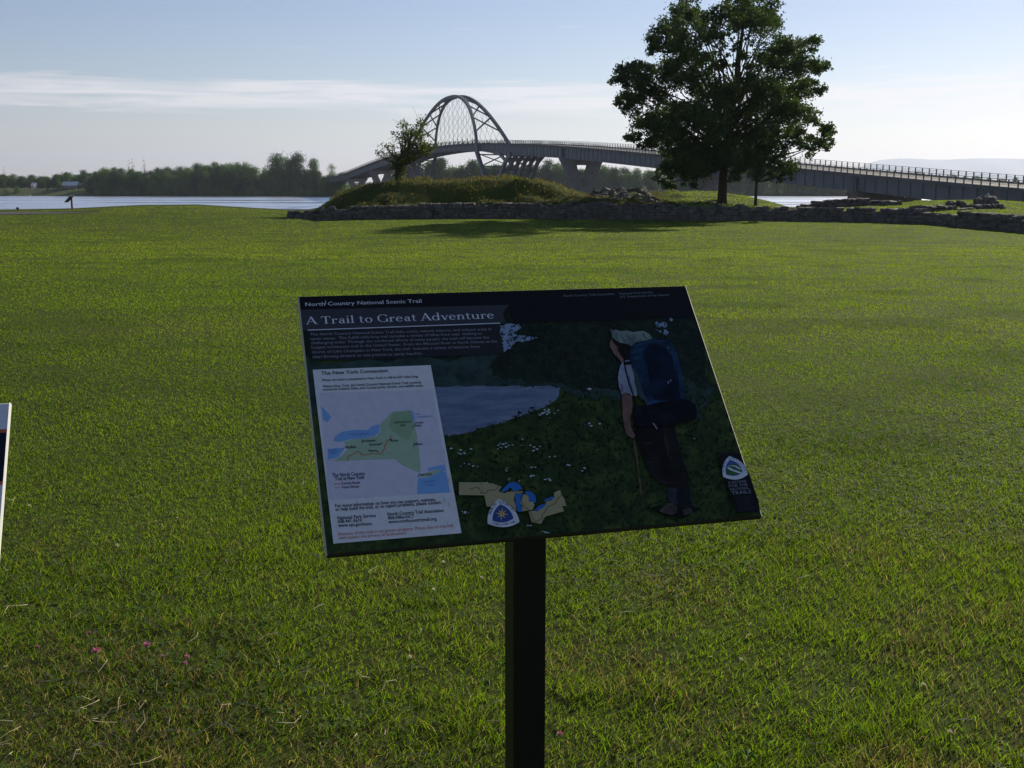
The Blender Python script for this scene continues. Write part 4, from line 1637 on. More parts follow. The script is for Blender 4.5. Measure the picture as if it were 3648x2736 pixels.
# --- the sign in the middle
sg = Sign((-0.4635, 2.408, 1.3535), 'black slanted information board about a trail, on a square post in front', I['meadow'], M['panel_edge'])
R_ = lambda c, l: pts(c, l)
sg.sheet([ragged([uv(1066, 1290), uv(1820, 1255), uv(2300, 1300), uv(2550, 1390), uv(2500, 1500), uv(1990, 1380), uv(1540, 1440), uv(1100, 1500)])], 'printed_far_trees', I['far_trees'])
sg.sheet([ragged(R_('r', [(-800, 640), (-70, 628), (60, 622), (200, 622), (480, 630), (640, 622), (700, 637), (690, 692), (640, 735), (590, 762), (480, 800), (300, 862), (150, 908), (60, 925), (-30, 945), (-800, 900)]), .04)], 'printed_pond', I['pond'])
sg.sheet([ragged(R_('r', [(290, 200), (385, 200), (560, 250), (480, 300), (640, 335), (500, 365), (430, 360), (400, 400), (372, 425), (300, 400)]), .08)], 'printed_sky', I['photo_sky'])
thick = ragged(R_('r', [(-900, 100), (-400, 80), (380, 110), (1530, 105), (1600, 330), (1690, 640), (1480, 560), (1260, 575), (1000, 640), (840, 668), (730, 622), (600, 600), (480, 608), (330, 585), (240, 500), (300, 440), (372, 395), (410, 362), (500, 345), (560, 330), (430, 310), (405, 285), (450, 250), (385, 234), (300, 236), (330, 320), (345, 392), (120, 440), (-880, 470)]), .13, 5)
sg.sheet([thick], 'printed_thicket', I['thicket'])
sg.sheet([ragged(R_('r', [(1290, 240), (1330, 230), (1345, 262), (1310, 268)]), .3), ragged(R_('r', [(1350, 285), (1378, 290), (1370, 312), (1345, 305)]), .3), ragged(R_('r', [(1300, 275), (1335, 285), (1325, 300)]), .3), ragged(R_('r', [(1385, 210), (1400, 206), (1402, 222), (1390, 226)]), .3)], 'printed_sky', I['photo_sky'])
# leafage of the printed picture: small flecks of several greens
fr1 = random.Random(19)
for nm, colr, cnt, box_, sz in (('printed_leaves', (0.016, 0.028, 0.018), 1500, (300, 1650, 120, 640), 9), ('printed_leaves', (0.034, 0.060, 0.032), 800, (380, 1650, 240, 640), 6), ('printed_leaves', (0.026, 0.048, 0.015), 1800, (-60, 1900, 640, 1580), 11), ('printed_leaves', (0.060, 0.090, 0.024), 1100, (-60, 1850, 680, 1560), 6), ('printed_leaves', (0.012, 0.020, 0.009), 1500, (-60, 1850, 660, 1560), 12), ('printed_leaves', (0.010, 0.020, 0.018), 160, (390, 640, 240, 420), 8)):
    lf = []
    for k in range(cnt):
        x, y = fr1.uniform(box_[0], box_[1]), fr1.uniform(box_[2], box_[3])
        if 640 < y < 930 and x < 700 and y < 930 - (x + 30) * .36 + 30:
            continue
        a, h_ = fr1.uniform(0, 3.14), sz * fr1.uniform(.5, 1.5)
        c_, s_ = math.cos(a) * h_, math.sin(a) * h_
        lf.append(R_('r', [(x - c_, y - s_), (x + s_ * .4, y - c_ * .4), (x + c_, y + s_), (x - s_ * .4, y + c_ * .4)]))
    sg.sheet(lf, nm, flat('leaf_print', colr), join=True)
# header, headline band and text box
sg.sheet([[(0, 0), (PW, 0), uv(2500, 1205)[0:1] + (uv(2500, 1135)[1],), uv(1830, 1155), uv(1812, 1112), (0, uv(1068, 1104)[1])]], 'header_band', I['black_print'])
sg.sheet([[(0.0, uv(1070, 1104)[1]), uv(1812, 1090), uv(1790, 1120), uv(1800, 1152), (0.0, uv(1080, 1178)[1])]], 'headline_band', I['band'])
sg.sheet([[uv(1098, 1178), uv(1774, 1157), uv(1796, 1262), uv(1113, 1284)]], 'text_box', I['box'])
sg.sheet(line_polys([uv(1096, 1176), uv(1780, 1154)], 0.0022), 'rule_line', I['ink_white'])
cap = lambda px: px / 1520.0
L = Lettering(sg)
L.line('North Country National Scenic Trail', uv(1087, 1092), uv(1501, 1081), cap(15), 0.004)
L.polys(serif_line('A Trail to Great Adventure', uv(1090, 1156), uv(1762, 1137), cap(30)))
L.build('headline', I['ink_white'])
L = Lettering(sg)
L.line('North Country Trail Association', uv(2007, 1063), uv(2188, 1056), cap(9))
L.line('National Park Service', uv(2206, 1056), uv(2324, 1051), cap(9))
L.line('U.S. Department of the Interior', uv(2208, 1067), uv(2384, 1060), cap(9))
body = ['The North Country National Scenic Trail links scenic, natural, historic, and cultural areas in', 'seven states.  The 4,600-mile-long trail includes a variety of hikes from easy  walking to', 'challenging treks. Through the combined efforts of many people, the trail will become the', 'longest continuous trail in the United States.  From the Missouri River in North Dakota to the', 'shores of Lake Champlain in New York, the trail  includes a variety of features, from', 'clear-flowing streams to vast prairies to sandy beaches.']
for tx, a, b in zip(body, [(165, 452), (165, 492), (172, 530), (175, 570), (182, 612), (187, 655)], [(1825, 408), (1738, 447), (1805, 484), (1880, 520), (1722, 566), (1195, 625)]):
    L.line(tx, *R_('a', [a, b]), cap(10.5), .008)
L.build('small_lettering', I['ink_dim'])
sg.sheet([[uv(1156, 1072), uv(1160, 1075), uv(1159, 1086), uv(1155, 1088), uv(1158, 1080)]], 'white_crescent', M['white_paint'])  # small white crescent between two words of the header line

# map card
card = sg.sheet([R_('m', [(78, 85), (1075, 50), (1342, 1456), (256, 1540)])], 'map_card', I['card'])
sg.sheet([R_('m', [(135, 278), (1085, 255), (1252, 1112), (220, 1175)])], 'map_field', I['map_field'], card)
sg.sheet([R_('m', [(745, 440), (830, 432), (905, 425), (925, 480), (940, 560), (962, 640), (975, 750), (990, 870), (990, 950), (960, 940), (900, 915), (830, 880), (780, 835), (600, 838), (250, 850), (330, 800), (385, 740), (340, 690), (420, 668), (500, 665), (620, 640), (655, 600), (640, 550), (700, 490)]), R_('m', [(995, 962), (1060, 945), (1165, 922), (1150, 940), (1060, 985), (1000, 985)])], 'map_state', I['ny_green'], card)
sg.sheet([R_('m', [(760, 445), (900, 432), (925, 500), (938, 580), (885, 680), (820, 640), (750, 600), (720, 540)])], 'map_park', I['park_green'], card)
sg.sheet([R_('m', [(255, 680), (270, 640), (330, 603), (450, 588), (540, 592), (575, 560), (640, 542), (640, 608), (600, 640), (500, 662), (400, 668), (300, 690)]), R_('m', [(205, 747), (352, 737), (330, 772), (280, 822), (210, 837)]), R_('m', [(153, 390), (235, 480), (205, 525), (165, 502)]), R_('m', [(908, 430), (930, 438), (942, 500), (928, 522), (914, 470)]), R_('m', [(968, 1010), (985, 990), (1060, 990), (1150, 945), (1170, 920), (1060, 935), (1050, 912), (1195, 880), (1240, 1115), (965, 1130)])], 'map_lake', I['lake_blue'], card)
sg.sheet(line_polys(R_('m', [(375, 850), (378, 825), (385, 805), (420, 795), (455, 770), (478, 775), (490, 795), (520, 800), (560, 795), (580, 785), (600, 790), (630, 788), (660, 790), (672, 765), (690, 745), (684, 725), (700, 712), (705, 685), (735, 665), (742, 635)]), 0.0016) + line_polys(R_('m', [(262, 1043), (315, 1040)]), 0.0016), 'map_trail', I['ink_red'], card, join=True)
L = Lettering(sg)
for tx, a, b, c_ in (('The New York Connection', (150, 130), (715, 108), 12), ('When the trail is completed in New York, it will be 625 miles long.', (157, 183), (972, 153), 8), ('Within New York, the North Country National Scenic Trail connects', (163, 235), (997, 203), 8), ('numerous Federal, State, and County parks, forests, and wildlife areas.', (165, 261), (1015, 229), 8),
                     ('Buffalo', (365, 745), (450, 741), 8), ('Rochester', (500, 692), (615, 686), 8), ('Syracuse', (560, 722), (655, 717), 8), ('Ithaca', (555, 774), (625, 769), 8), ('Rome', (745, 690), (805, 686), 8), ('Albany', (932, 720), (1012, 716), 8), ('Crown', (940, 541), (1015, 538), 8), ('Point', (946, 566), (1000, 563), 8), ('New York', (978, 977), (1090, 971), 8),
                     ('ADIRONDACK', (765, 537), (915, 530), 6), ('PARK', (818, 562), (868, 559), 6),
                     ('The North Country', (245, 981), (522, 968), 11), ('Trail in New York', (268, 1012), (518, 1000), 11), ('Current Route', (323, 1047), (480, 1039), 8), ('Future Route', (328, 1079), (472, 1071), 8),
                     ('For more information on how you can support, maintain,', (270, 1238), (1125, 1186), 10), ('or help build the trail, or to report problems, please contact:', (273, 1268), (1170, 1210), 10),
                     ('National Park Service', (290, 1340), (615, 1319), 10), ('608-441-5610', (293, 1370), (497, 1358), 10), ('www.nps.gov/noco', (297, 1402), (582, 1386), 10),
                     ('North Country Trail Association', (715, 1309), (1190, 1278), 10), ('866-Hike-NCT', (720, 1340), (942, 1327), 10), ('www.northcountrytrail.org', (723, 1374), (1130, 1348), 10)):
    L.line(tx, *R_('m', [a, b]), cap(c_ * 1.12), 0.014)
for dx, dy in ((356, 731), (496, 692), (662, 703), (634, 772), (737, 675), (934, 728), (933, 560), (972, 982)):
    c0 = R_('m', [(dx, dy)])[0]
    L.polys([[(c0[0] + .0016 * math.cos(k * 1.047), c0[1] + .0016 * math.sin(k * 1.047)) for k in range(6)]])
L.build('card_lettering', I['ink_black'], card)
L = Lettering(sg)
for tx, a, b, c_ in (('LAKE ONTARIO', (382, 637), (558, 629), 6), ('LAKE', (215, 767), (285, 763), 6), ('ERIE', (232, 788), (285, 785), 6), ('LAKE', (948, 468), (990, 466), 6), ('CHAMPLAIN', (948, 491), (1092, 484), 6), ('ATLANTIC', (1010, 1032), (1120, 1025), 6), ('OCEAN', (1030, 1062), (1110, 1056), 6)):
    L.line(tx, *R_('m', [a, b]), cap(c_))
L.build('water_names', I['ink_blue'], card)
L = Lettering(sg)
L.line('Portions of this trail cross private property. Please stay on the trail', *R_('m', [(300, 1475), (1268, 1404)]), cap(10))
L.line('and respect the privacy of landowners.', *R_('m', [(303, 1506), (880, 1465)]), cap(10))
L.polys(line_polys(R_('m', [(268, 1075), (282, 1074)]), .0014) + line_polys(R_('m', [(292, 1074), (308, 1073)]), .0014))
L.build('red_lettering', I['ink_red'], card)

fr2 = random.Random(8)
fl = []
for cx_, cy_, n_, sp in ((620, 790, 16, 60), (90, 1030, 8, 60), (350, 1000, 14, 60), (480, 1010, 6, 60), (545, 1030, 5, 25), (380, 1140, 4, 40), (140, 1120, 5, 60), (650, 1070, 3, 20), (520, 1135, 4, 16), (750, 1125, 4, 20), (840, 1155, 3, 30), (520, 1187, 4, 16), (620, 1212, 4, 20), (380, 1210, 3, 14), (435, 1225, 3, 20), (890, 870, 6, 30), (870, 650, 6, 30), (100, 1420, 5, 25), (510, 1500, 3, 12), (600, 1537, 5, 18), (-40, 1150, 3, 20)):
    for k in range(n_):
        x, y = cx_ + fr2.gauss(0, sp * .6), cy_ + fr2.gauss(0, sp * .25)
        r0 = fr2.uniform(3.0, 9.5)
        fl.append(R_('r', [(x + r0 * math.cos(q) * fr2.uniform(.7, 1.2), y + r0 * .45 * math.sin(q) * fr2.uniform(.7, 1.3)) for q in np.linspace(0, 5.5, 7)]))
sg.sheet(fl, 'printed_flowers', I['flower'], join=True)
bl = []
for k in range(420):
    x, y = fr2.uniform(-60, 1950), fr2.uniform(700, 1560)
    if y < 640 + max(0, (760 - x)) * 0.45:
        continue
    h_ = fr2.uniform(10, 34)
    l_ = fr2.uniform(-9, 9)
    bl.append(R_('r', [(x - 1.6, y), (x + 1.6, y), (x + l_, y - h_)]))
I['stalk'] = flat('stalk_print', (0.050, 0.062, 0.026))
sg.sheet(bl, 'printed_stalks', I['stalk'], join=True)

# the hiker in the picture, seen from behind
def hk(name, lst, mat, amp=0.03, parent=None):
    return sg.sheet([ragged(R_('h', q), amp, 3, .003) for q in lst], name, mat, parent)


def tone(c, sc=26, lo=.5, hi=1.6):
    return mottled('cloth_print', [(0.32, tuple(q * lo for q in c)), (0.5, c), (0.68, tuple(q * hi for q in c))], sc, 6, (1, 1, .45))


hk('printed_shadow', [[(560, 1500), (700, 1560), (900, 1560), (990, 1500), (900, 1470), (700, 1500)]], tone((.007, .011, .006)), .08)
hk('printed_leg', [[(725, 1310), (830, 1320), (815, 1400), (800, 1475), (730, 1450), (715, 1390)]], tone((.030, .034, .050)))
hk('printed_leg', [[(800, 1300), (885, 1290), (900, 1400), (905, 1505), (830, 1530), (790, 1420)]], tone((.012, .013, .018)))
hk('printed_trousers', [[(445, 780), (600, 810), (760, 845), (790, 960), (805, 1010), (842, 1130), (888, 1250), (884, 1325), (800, 1345), (735, 1335), (660, 1305), (590, 1252), (540, 1150), (500, 1030), (455, 940)]], tone((.011, .0095, .0085), 22, .5, 1.9))
hk('printed_fold', [[(560, 1130), (640, 1128), (650, 1138), (565, 1140)], [(640, 1270), (700, 1290), (790, 1300), (840, 1285), (840, 1296), (740, 1312), (650, 1292)], [(520, 985), (580, 975), (585, 995), (540, 1000)], [(690, 900), (720, 1000), (760, 1130), (745, 1130), (700, 1010)]], flat('fold_print', (.030, .024, .022)), .06)
hk('printed_shirt', [[(330, 390), (347, 345), (400, 325), (430, 375), (445, 440), (470, 612), (432, 617), (405, 596), (375, 587), (345, 602), (326, 545), (316, 490)]], tone((.24, .26, .34), 20, .55, 1.25))
hk('printed_fold', [[(372, 400), (384, 396), (412, 470), (436, 580), (428, 590), (400, 500)], [(335, 520), (350, 515), (358, 580), (348, 592)]], flat('fold_print', (.12, .13, .19)), .05)
hk('printed_skin', [[(248, 205), (256, 165), (264, 150), (285, 200), (312, 258), (350, 300), (364, 332), (345, 347), (318, 318), (290, 292), (272, 268), (268, 252), (258, 246), (262, 236), (246, 230), (250, 218)], [(350, 602), (376, 590), (428, 618), (432, 700), (415, 780), (418, 850), (440, 900), (460, 930), (446, 944), (428, 946), (404, 930), (385, 916), (365, 850), (355, 720)]], tone((.15, .088, .07), 24, .5, 1.5))
hk('printed_ear', [[(300, 205), (318, 208), (324, 232), (312, 250), (300, 232)]], flat('ear_print', (.16, .085, .065)), .04)
hk('printed_hair', [[(258, 150), (290, 160), (330, 195), (400, 212), (430, 238), (414, 300), (395, 335), (362, 325), (330, 290), (318, 252), (298, 205), (280, 200)], [(355, 348), (420, 340), (428, 368), (362, 372)]], tone((.010, .008, .008), 40))
sg.sheet(line_polys(R_('h', [(362, 330), (372, 400), (405, 520), (450, 640), (470, 700)]), 0.0032), 'printed_strap', I['hair'], join=True)
hk('printed_sack', [[(245, 85), (268, 98), (290, 92), (330, 105), (380, 100), (430, 112), (480, 106), (520, 104), (560, 125), (575, 145), (587, 168), (540, 180), (480, 192), (450, 212), (430, 228), (400, 212), (365, 200), (330, 196), (290, 172), (268, 152)]], tone((.17, .22, .20), 24, .45, 1.5))
hk('printed_fold', [[(330, 112), (350, 150), (372, 190), (362, 192), (338, 150)], [(430, 118), (450, 150), (470, 185), (460, 188), (440, 150)], [(505, 112), (530, 150), (545, 172), (536, 174), (515, 150)]], flat('fold_print', (.075, .10, .095)), .08)
pk = hk('printed_backpack', [[(398, 270), (420, 225), (440, 202), (500, 182), (580, 165), (650, 166), (712, 168), (742, 200), (760, 230), (786, 280), (800, 330), (822, 420), (835, 520), (842, 645), (770, 672), (700, 692), (620, 700), (560, 692), (520, 650), (490, 600), (465, 520), (450, 470), (428, 400)]], tone((.010, .030, .064), 18, .4, 1.7))
hk('printed_pocket', [[(520, 250), (560, 215), (600, 200), (690, 235), (740, 300), (770, 360), (800, 480), (815, 640), (740, 655), (660, 650), (600, 640), (575, 560), (560, 480), (535, 350)]], tone((.005, .011, .026), 26, .4, 2.0), .05, pk)
hk('printed_pocket', [[(560, 500), (640, 480), (700, 500), (710, 560), (640, 600), (580, 590)]], tone((.007, .017, .040), 26), .06, pk)
hk('printed_fold', [[(415, 270), (520, 245), (525, 256), (420, 284)], [(430, 320), (500, 300), (505, 310), (435, 332)], [(450, 215), (580, 178), (700, 180), (700, 190), (580, 190), (455, 226)], [(720, 240), (765, 330), (785, 420), (776, 420), (755, 335)]], flat('fold_print', (.018, .050, .10)), .07, pk)
hk('printed_strap', [[(480, 560), (500, 560), (560, 690), (545, 700)], [(430, 400), (445, 398), (520, 640), (505, 650)]], flat('strap_print', (.040, .060, .065)), .05, pk)
hk('printed_tassel', [[(555, 660), (600, 652), (640, 655), (630, 690), (610, 712), (590, 742), (565, 722)]], tone((.020, .055, .16), 30), .06, pk)
sg.sheet([ragged(R_('h', [(440, 700), (500, 690), (560, 692), (650, 668), (760, 655), (830, 640), (870, 646), (900, 660), (932, 690), (945, 720), (946, 765), (938, 800), (860, 825), (760, 847), (680, 856), (600, 855), (520, 862), (450, 855)]), .03, 3, .003)] + line_polys(R_('h', [(855, 830), (872, 862), (880, 890), (900, 920), (915, 945)]), .0017) + line_polys(R_('h', [(915, 820), (925, 870), (945, 912)]), .0017), 'printed_bedroll', tone((.006, .006, .008), 26, .5, 2.4), join=True)
sg.sheet([R_('h', [(708, 508), (722, 500), (722, 520), (712, 520)]), R_('h', [(730, 490), (738, 484), (740, 505), (733, 505)]), R_('h', [(918, 950), (938, 955), (930, 966)]), R_('h', [(590, 830), (605, 835), (636, 878), (625, 880)]), R_('h', [(705, 232), (722, 236), (716, 244)])], 'printed_buckle', I['ink_dim'], pk, join=True)
hk('printed_stick', [[(440, 975), (456, 970), (470, 1060), (484, 1150), (500, 1280), (512, 1390), (494, 1396), (482, 1280), (468, 1150), (452, 1060)]], tone((.10, .072, .038), 40), .02)
hk('printed_boot', [[(650, 1528), (680, 1500), (705, 1478), (740, 1462), (778, 1472), (795, 1520), (790, 1545), (745, 1562), (690, 1548)], [(830, 1525), (905, 1500), (925, 1545), (850, 1565)]], tone((.060, .042, .042), 30, .4, 1.7), .04)

# tan map of the states with the trail, and the trail shield
tm_ = sg.sheet([R_('s', [(165, 180), (640, 185), (655, 165), (672, 195), (760, 207), (840, 240), (900, 260), (850, 330), (950, 360), (1060, 330), (1250, 330), (1270, 360), (1130, 382), (1110, 480), (1140, 560), (1150, 640), (1170, 670), (1000, 640), (640, 590), (605, 405), (170, 397)]), R_('s', [(1270, 390), (1340, 400), (1370, 450), (1370, 510), (1440, 512), (1465, 570), (1440, 650), (1250, 680), (1260, 600), (1220, 530), (1240, 450)]), R_('s', [(1360, 680), (1450, 670), (1520, 680), (1660, 562), (1660, 512), (1750, 492), (1800, 440), (1800, 362), (1850, 335), (1905, 320), (1930, 400), (1980, 470), (2010, 590), (1940, 590), (1970, 680), (1650, 770), (1580, 890), (1500, 878), (1420, 860)])], 'states_map', I['tan'])
sg.sheet([R_('s', [(890, 330), (960, 260), (1030, 192), (1130, 180), (1220, 232), (1252, 302), (1110, 337), (1050, 272), (1000, 322), (930, 350)]), R_('s', [(1130, 402), (1200, 377), (1262, 370), (1225, 470), (1225, 560), (1262, 640), (1240, 692), (1180, 682), (1140, 540)]), R_('s', [(1290, 345), (1400, 340), (1480, 410), (1492, 520), (1450, 542), (1410, 490), (1365, 520), (1370, 440), (1330, 390)]), R_('s', [(1450, 670), (1550, 580), (1660, 545), (1640, 602), (1520, 672)]), R_('s', [(1620, 492), (1780, 420), (1782, 470), (1640, 512)])], 'map_lake', flat('print_lake', (0.03, 0.15, 0.46)), tm_)
sg.sheet(line_polys(R_('s', [(350, 290), (400, 300), (430, 275), (500, 265), (525, 310), (540, 362), (630, 372), (670, 320), (730, 312), (790, 322), (850, 250)]), .0011) + line_polys(R_('s', [(850, 340), (940, 372), (1000, 342), (1150, 347), (1262, 330), (1265, 400), (1235, 482), (1280, 592), (1350, 642), (1400, 722), (1440, 802), (1480, 862), (1600, 800), (1600, 720), (1640, 700), (1700, 602), (1830, 542), (1860, 462), (1940, 402)]), .0011) + line_polys(R_('s', [(540, 188), (575, 350)]), .0006), 'map_routes', I['ink_black'], tm_, join=True)


def rounded(crop, A, B, C, bulge, n=9):
    out = []
    cen = ((A[0] + B[0] + C[0]) / 3, (A[1] + B[1] + C[1]) / 3)
    for P_, Q_ in ((A, B), (B, C), (C, A)):
        mx, my = (P_[0] + Q_[0]) / 2, (P_[1] + Q_[1]) / 2
        d = math.hypot(mx - cen[0], my - cen[1])
        ox_, oy_ = (mx - cen[0]) / d, (my - cen[1]) / d
        LQ = math.hypot(Q_[0] - P_[0], Q_[1] - P_[1])
        for k in range(n):
            t = k / n
            h_ = bulge * LQ * 4 * t * (1 - t)
            out.append((P_[0] + (Q_[0] - P_[0]) * t + ox_ * h_, P_[1] + (Q_[1] - P_[1]) * t + oy_ * h_))
    return pts(crop, out)


sh = sg.sheet([rounded('s', (850, 466), (1210, 860), (662, 885), .14)], 'trail_shield', I['white_shield'])
sg.sheet([rounded('s', (880, 560), (1105, 800), (745, 835), .14)], 'shield_field', I['shield_blue'], sh)
star = []
for k in range(8):
    a = k * math.pi / 4 + .12
    Lr = 120 if k % 2 == 0 else 100
    c0 = (905, 722)
    star.append([(c0[0] + Lr * math.cos(a), c0[1] + Lr * math.sin(a)), (c0[0] + 16 * math.cos(a + 1.2), c0[1] + 16 * math.sin(a + 1.2)), (c0[0] + 16 * math.cos(a - 1.2), c0[1] + 16 * math.sin(a - 1.2))])
sg.sheet([R_('s', q) for q in star], 'compass_star', I['gold'], sh, join=True)
L = Lettering(sg)


def along(L_, txt, crop, curve, cap_, bold=0.0):
    C = np.array(curve, float)
    d = np.concatenate([[0], np.cumsum(np.hypot(*np.diff(C, axis=0).T))])
    n = len(txt)
    step = d[-1] / n
    for i, ch in enumerate(txt):
        if ch == ' ':
            continue
        q = []
        for t in (step * (i + .08), step * (i + .88)):
            q.append((np.interp(t, d, C[:, 0]), np.interp(t, d, C[:, 1])))
        L_.line(ch, *pts(crop, q), cap_, bold)


along(L, 'NORTH', 's', [(718, 735), (735, 680), (770, 620), (820, 560)], cap(11), .01)
along(L, 'COUNTRY', 's', [(850, 545), (930, 550), (1010, 600), (1070, 660), (1115, 705)], cap(11), .01)
along(L, 'NATIONAL SCENIC TRAIL', 's', [(740, 893), (830, 915), (940, 915), (1060, 890), (1140, 865)], cap(6))
L.build('shield_lettering', I['ink_black'], sh)

# second shield at the right edge with its block of text
bx = sg.sheet([R_('d', [(425, 215), (840, 205), (1085, 700), (1210, 1000), (1275, 1370), (830, 1380), (690, 1060)])], 'decade_block', I['black_print'])
s2 = sg.sheet([rounded('d', (650, 276), (1022, 635), (538, 682), .16)], 'system_shield', I['white_shield'])
sg.sheet([rounded('d', (670, 345), (918, 592), (592, 632), .15)], 'shield_field', flat('print_blue2', (0.05, 0.10, 0.30)), s2)
sg.sheet([R_('d', [(592, 622), (588, 540), (640, 470), (700, 430), (770, 418), (830, 462), (905, 560), (918, 592), (860, 625), (760, 652), (660, 655)])], 'shield_hills', flat('print_green2', (0.045, 0.12, 0.05)), s2)
sg.sheet([R_('d', [(602, 480), (650, 470), (700, 470), (760, 480), (840, 530), (900, 545), (880, 528), (800, 470), (730, 455), (640, 465)]), R_('d', [(602, 495), (640, 492), (740, 540), (920, 600), (880, 622), (760, 582), (660, 545)])], 'shield_path', I['white_shield'], s2)
L = Lettering(sg)
along(L, 'NATIONAL', 'd', [(550, 600), (552, 520), (575, 440), (620, 370)], cap(6.5))
along(L, 'TRAILS', 'd', [(632, 352), (690, 330), (750, 340), (800, 378)], cap(6.5))
along(L, 'SYSTEM', 'd', [(815, 400), (870, 450), (920, 510), (960, 570)], cap(6.5))
L.build('shield_lettering', I['ink_blue'], s2)
L = Lettering(sg)
for tx, a, b, c_ in (('A DECADE', (640, 820), (1000, 788), 9), ('FOR THE', (660, 890), (1025, 858), 10), ('NATIONAL', (680, 948), (1050, 916), 8), ('TRAILS', (712, 1035), (1095, 998), 13)):
    L.line(tx, *R_('d', [a, b]), cap(c_), .004)
L.build('decade_lettering', flat('print_grey', (0.22, 0.24, 0.29)), bx)
L = Lettering(sg)
for k in range(9):
    y = 1085 + k * 33
    x = 770 + k * 12
    L.polys(line_polys(R_('d', [(x, y), (x + 330 - 30 * (k % 3), y - 28)]), .0009))
for k in range(8):
    if k == 4:
        continue
    L.polys(line_polys(R_('d', [(445 + k * 50, 262 - k * 4), (451 + k * 50, 240 - k * 4)]), .0016))
L.build('fine_print', flat('print_dim', (0.045, 0.047, 0.055)), bx)

# --- the neighbouring sign, cut by the left edge of the photograph
yw_ = rad(15.0)
VA = Vector((math.cos(yw_), math.sin(yw_), 0))
VB = Vector((math.sin(yw_) * math.cos(rad(45)), -math.cos(yw_) * math.cos(rad(45)), -math.sin(rad(45))))
VN = -VA.cross(VB)
if VN.z < 0:
    VN = -VN
PT = 0.010
tr = Vector((-0.9990, 2.16, 1.1666))
s3 = Sign(tr - VA * PW, 'white slanted information board on a square post, cut by the left edge', flat('white_board', (0.60, 0.62, 0.68)), M['white_edge'])
o_ = s3.sheet([[(0, .068), (PW, .068), (PW, .178), (0, .178)]], 'dark_band', flat('navy_print', (0.012, 0.016, 0.028)))
s3.sheet([[(0, .060), (PW, .060), (PW, .068), (0, .068)], [(0, .178), (PW, .178), (PW, .186), (0, .186)]], 'orange_rule', I['orange'])

# ------------------------------------------------------------------ grass
def blades(name, xy, h, w, lean, cols, seed, zfun=ground_z, z=None):
    r = np.random.default_rng(seed)
    n = len(xy)
    base = np.empty((n, 3))
    base[:, :2] = xy
    base[:, 2] = (zfun(xy[:, 0], xy[:, 1]) if z is None else z) - 0.006
    a = r.uniform(0, 2 * np.pi, n)
    side = np.stack([np.cos(a), np.sin(a), np.zeros(n)], 1)
    b = r.uniform(0, 2 * np.pi, n)
    bend = np.stack([np.cos(b), np.sin(b), np.zeros(n)], 1) * (h * lean * r.uniform(.3, 1.2, n))[:, None]
    up = np.zeros((n, 3))
    up[:, 2] = h
    w2 = (w / 2)[:, None]
    mid = base + up * .58 + bend * .35
    tip = base + up * r.uniform(.85, 1.0, n)[:, None] + bend
    v = np.stack([base - side * w2, base + side * w2, mid + side * w2 * .8, mid - side * w2 * .8, tip], 1).reshape(-1, 3)
    k = np.arange(n)[:, None] * 5
    me = np_mesh(name, v, k + np.array([[0, 1, 2, 3]]), k + np.array([[3, 2, 4]]))
    c = np.repeat(cols, 5, axis=0).reshape(n, 5, 3).copy()
    set_color(me, c.reshape(-1, 3))
    return me


gr = np.random.default_rng(3)


def lawn_points(r0, r1, dens, n_max, half=0.80):
    """points in a wide fan ahead, density per square metre falling with distance"""
    rr_ = np.sqrt(gr.uniform(r0 * r0, r1 * r1, n_max))
    th = gr.uniform(-half, half, n_max)
    keep = gr.random(n_max) < np.minimum(1, (dens(rr_) / dens(np.array([r0]))[0]))
    x, y = rr_[keep] * np.sin(th[keep]), rr_[keep] * np.cos(th[keep])
    return np.stack([x, y], 1), rr_[keep]


def lawn_color(xy, r):
    n = len(xy)
    x, y = xy[:, 0], xy[:, 1]
    big_ = .5 * fbm(x * .09, y * .16, 3, 12) + .5 * fbm(x * .018, y * .33, 2, 14)
    mid_ = fbm(x * .8, y * .9, 3, 31)
    pat = fbm(x * 2.6, y * 2.6, 2, 40)
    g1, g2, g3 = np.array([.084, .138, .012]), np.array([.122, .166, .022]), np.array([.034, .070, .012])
    t = np.clip((big_ - .5) * 2.6 + .42 + .35 * sm(14, 45, r) + gr.normal(0, 1, n) * (.22 - .14 * sm(4, 12, r)), 0, 1)[:, None]  # far turf drier and yellower; its backlit brightness also put into the colour
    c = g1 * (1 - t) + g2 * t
    t = np.clip((mid_ - .52) * 4, 0, 1)[:, None] * .7
    c = c * (1 - t) + g3 * t
    dry_p = np.clip(.12 + 1.6 * np.clip(pat - .48, 0, 1) + 1.4 * np.clip(mid_ - .54, 0, 1), 0, .65) * (.12 + .88 * (1 - sm(3.6, 6.5, r)))
    near_l = np.exp(-((x + 1.4) ** 2 / 1.0 + (y - 2.6) ** 2 / .5)) * .5
    dry = gr.random(n) < (dry_p + near_l)
    dc = np.array([.130, .108, .095]) * gr.uniform(.4, 1.4, n)[:, None]
    c = np.where(dry[:, None], dc, c)
    sp = .28 - .20 * sm(4, 12, r)
    return c * (1 + gr.uniform(-1, 1, n) * sp)[:, None]


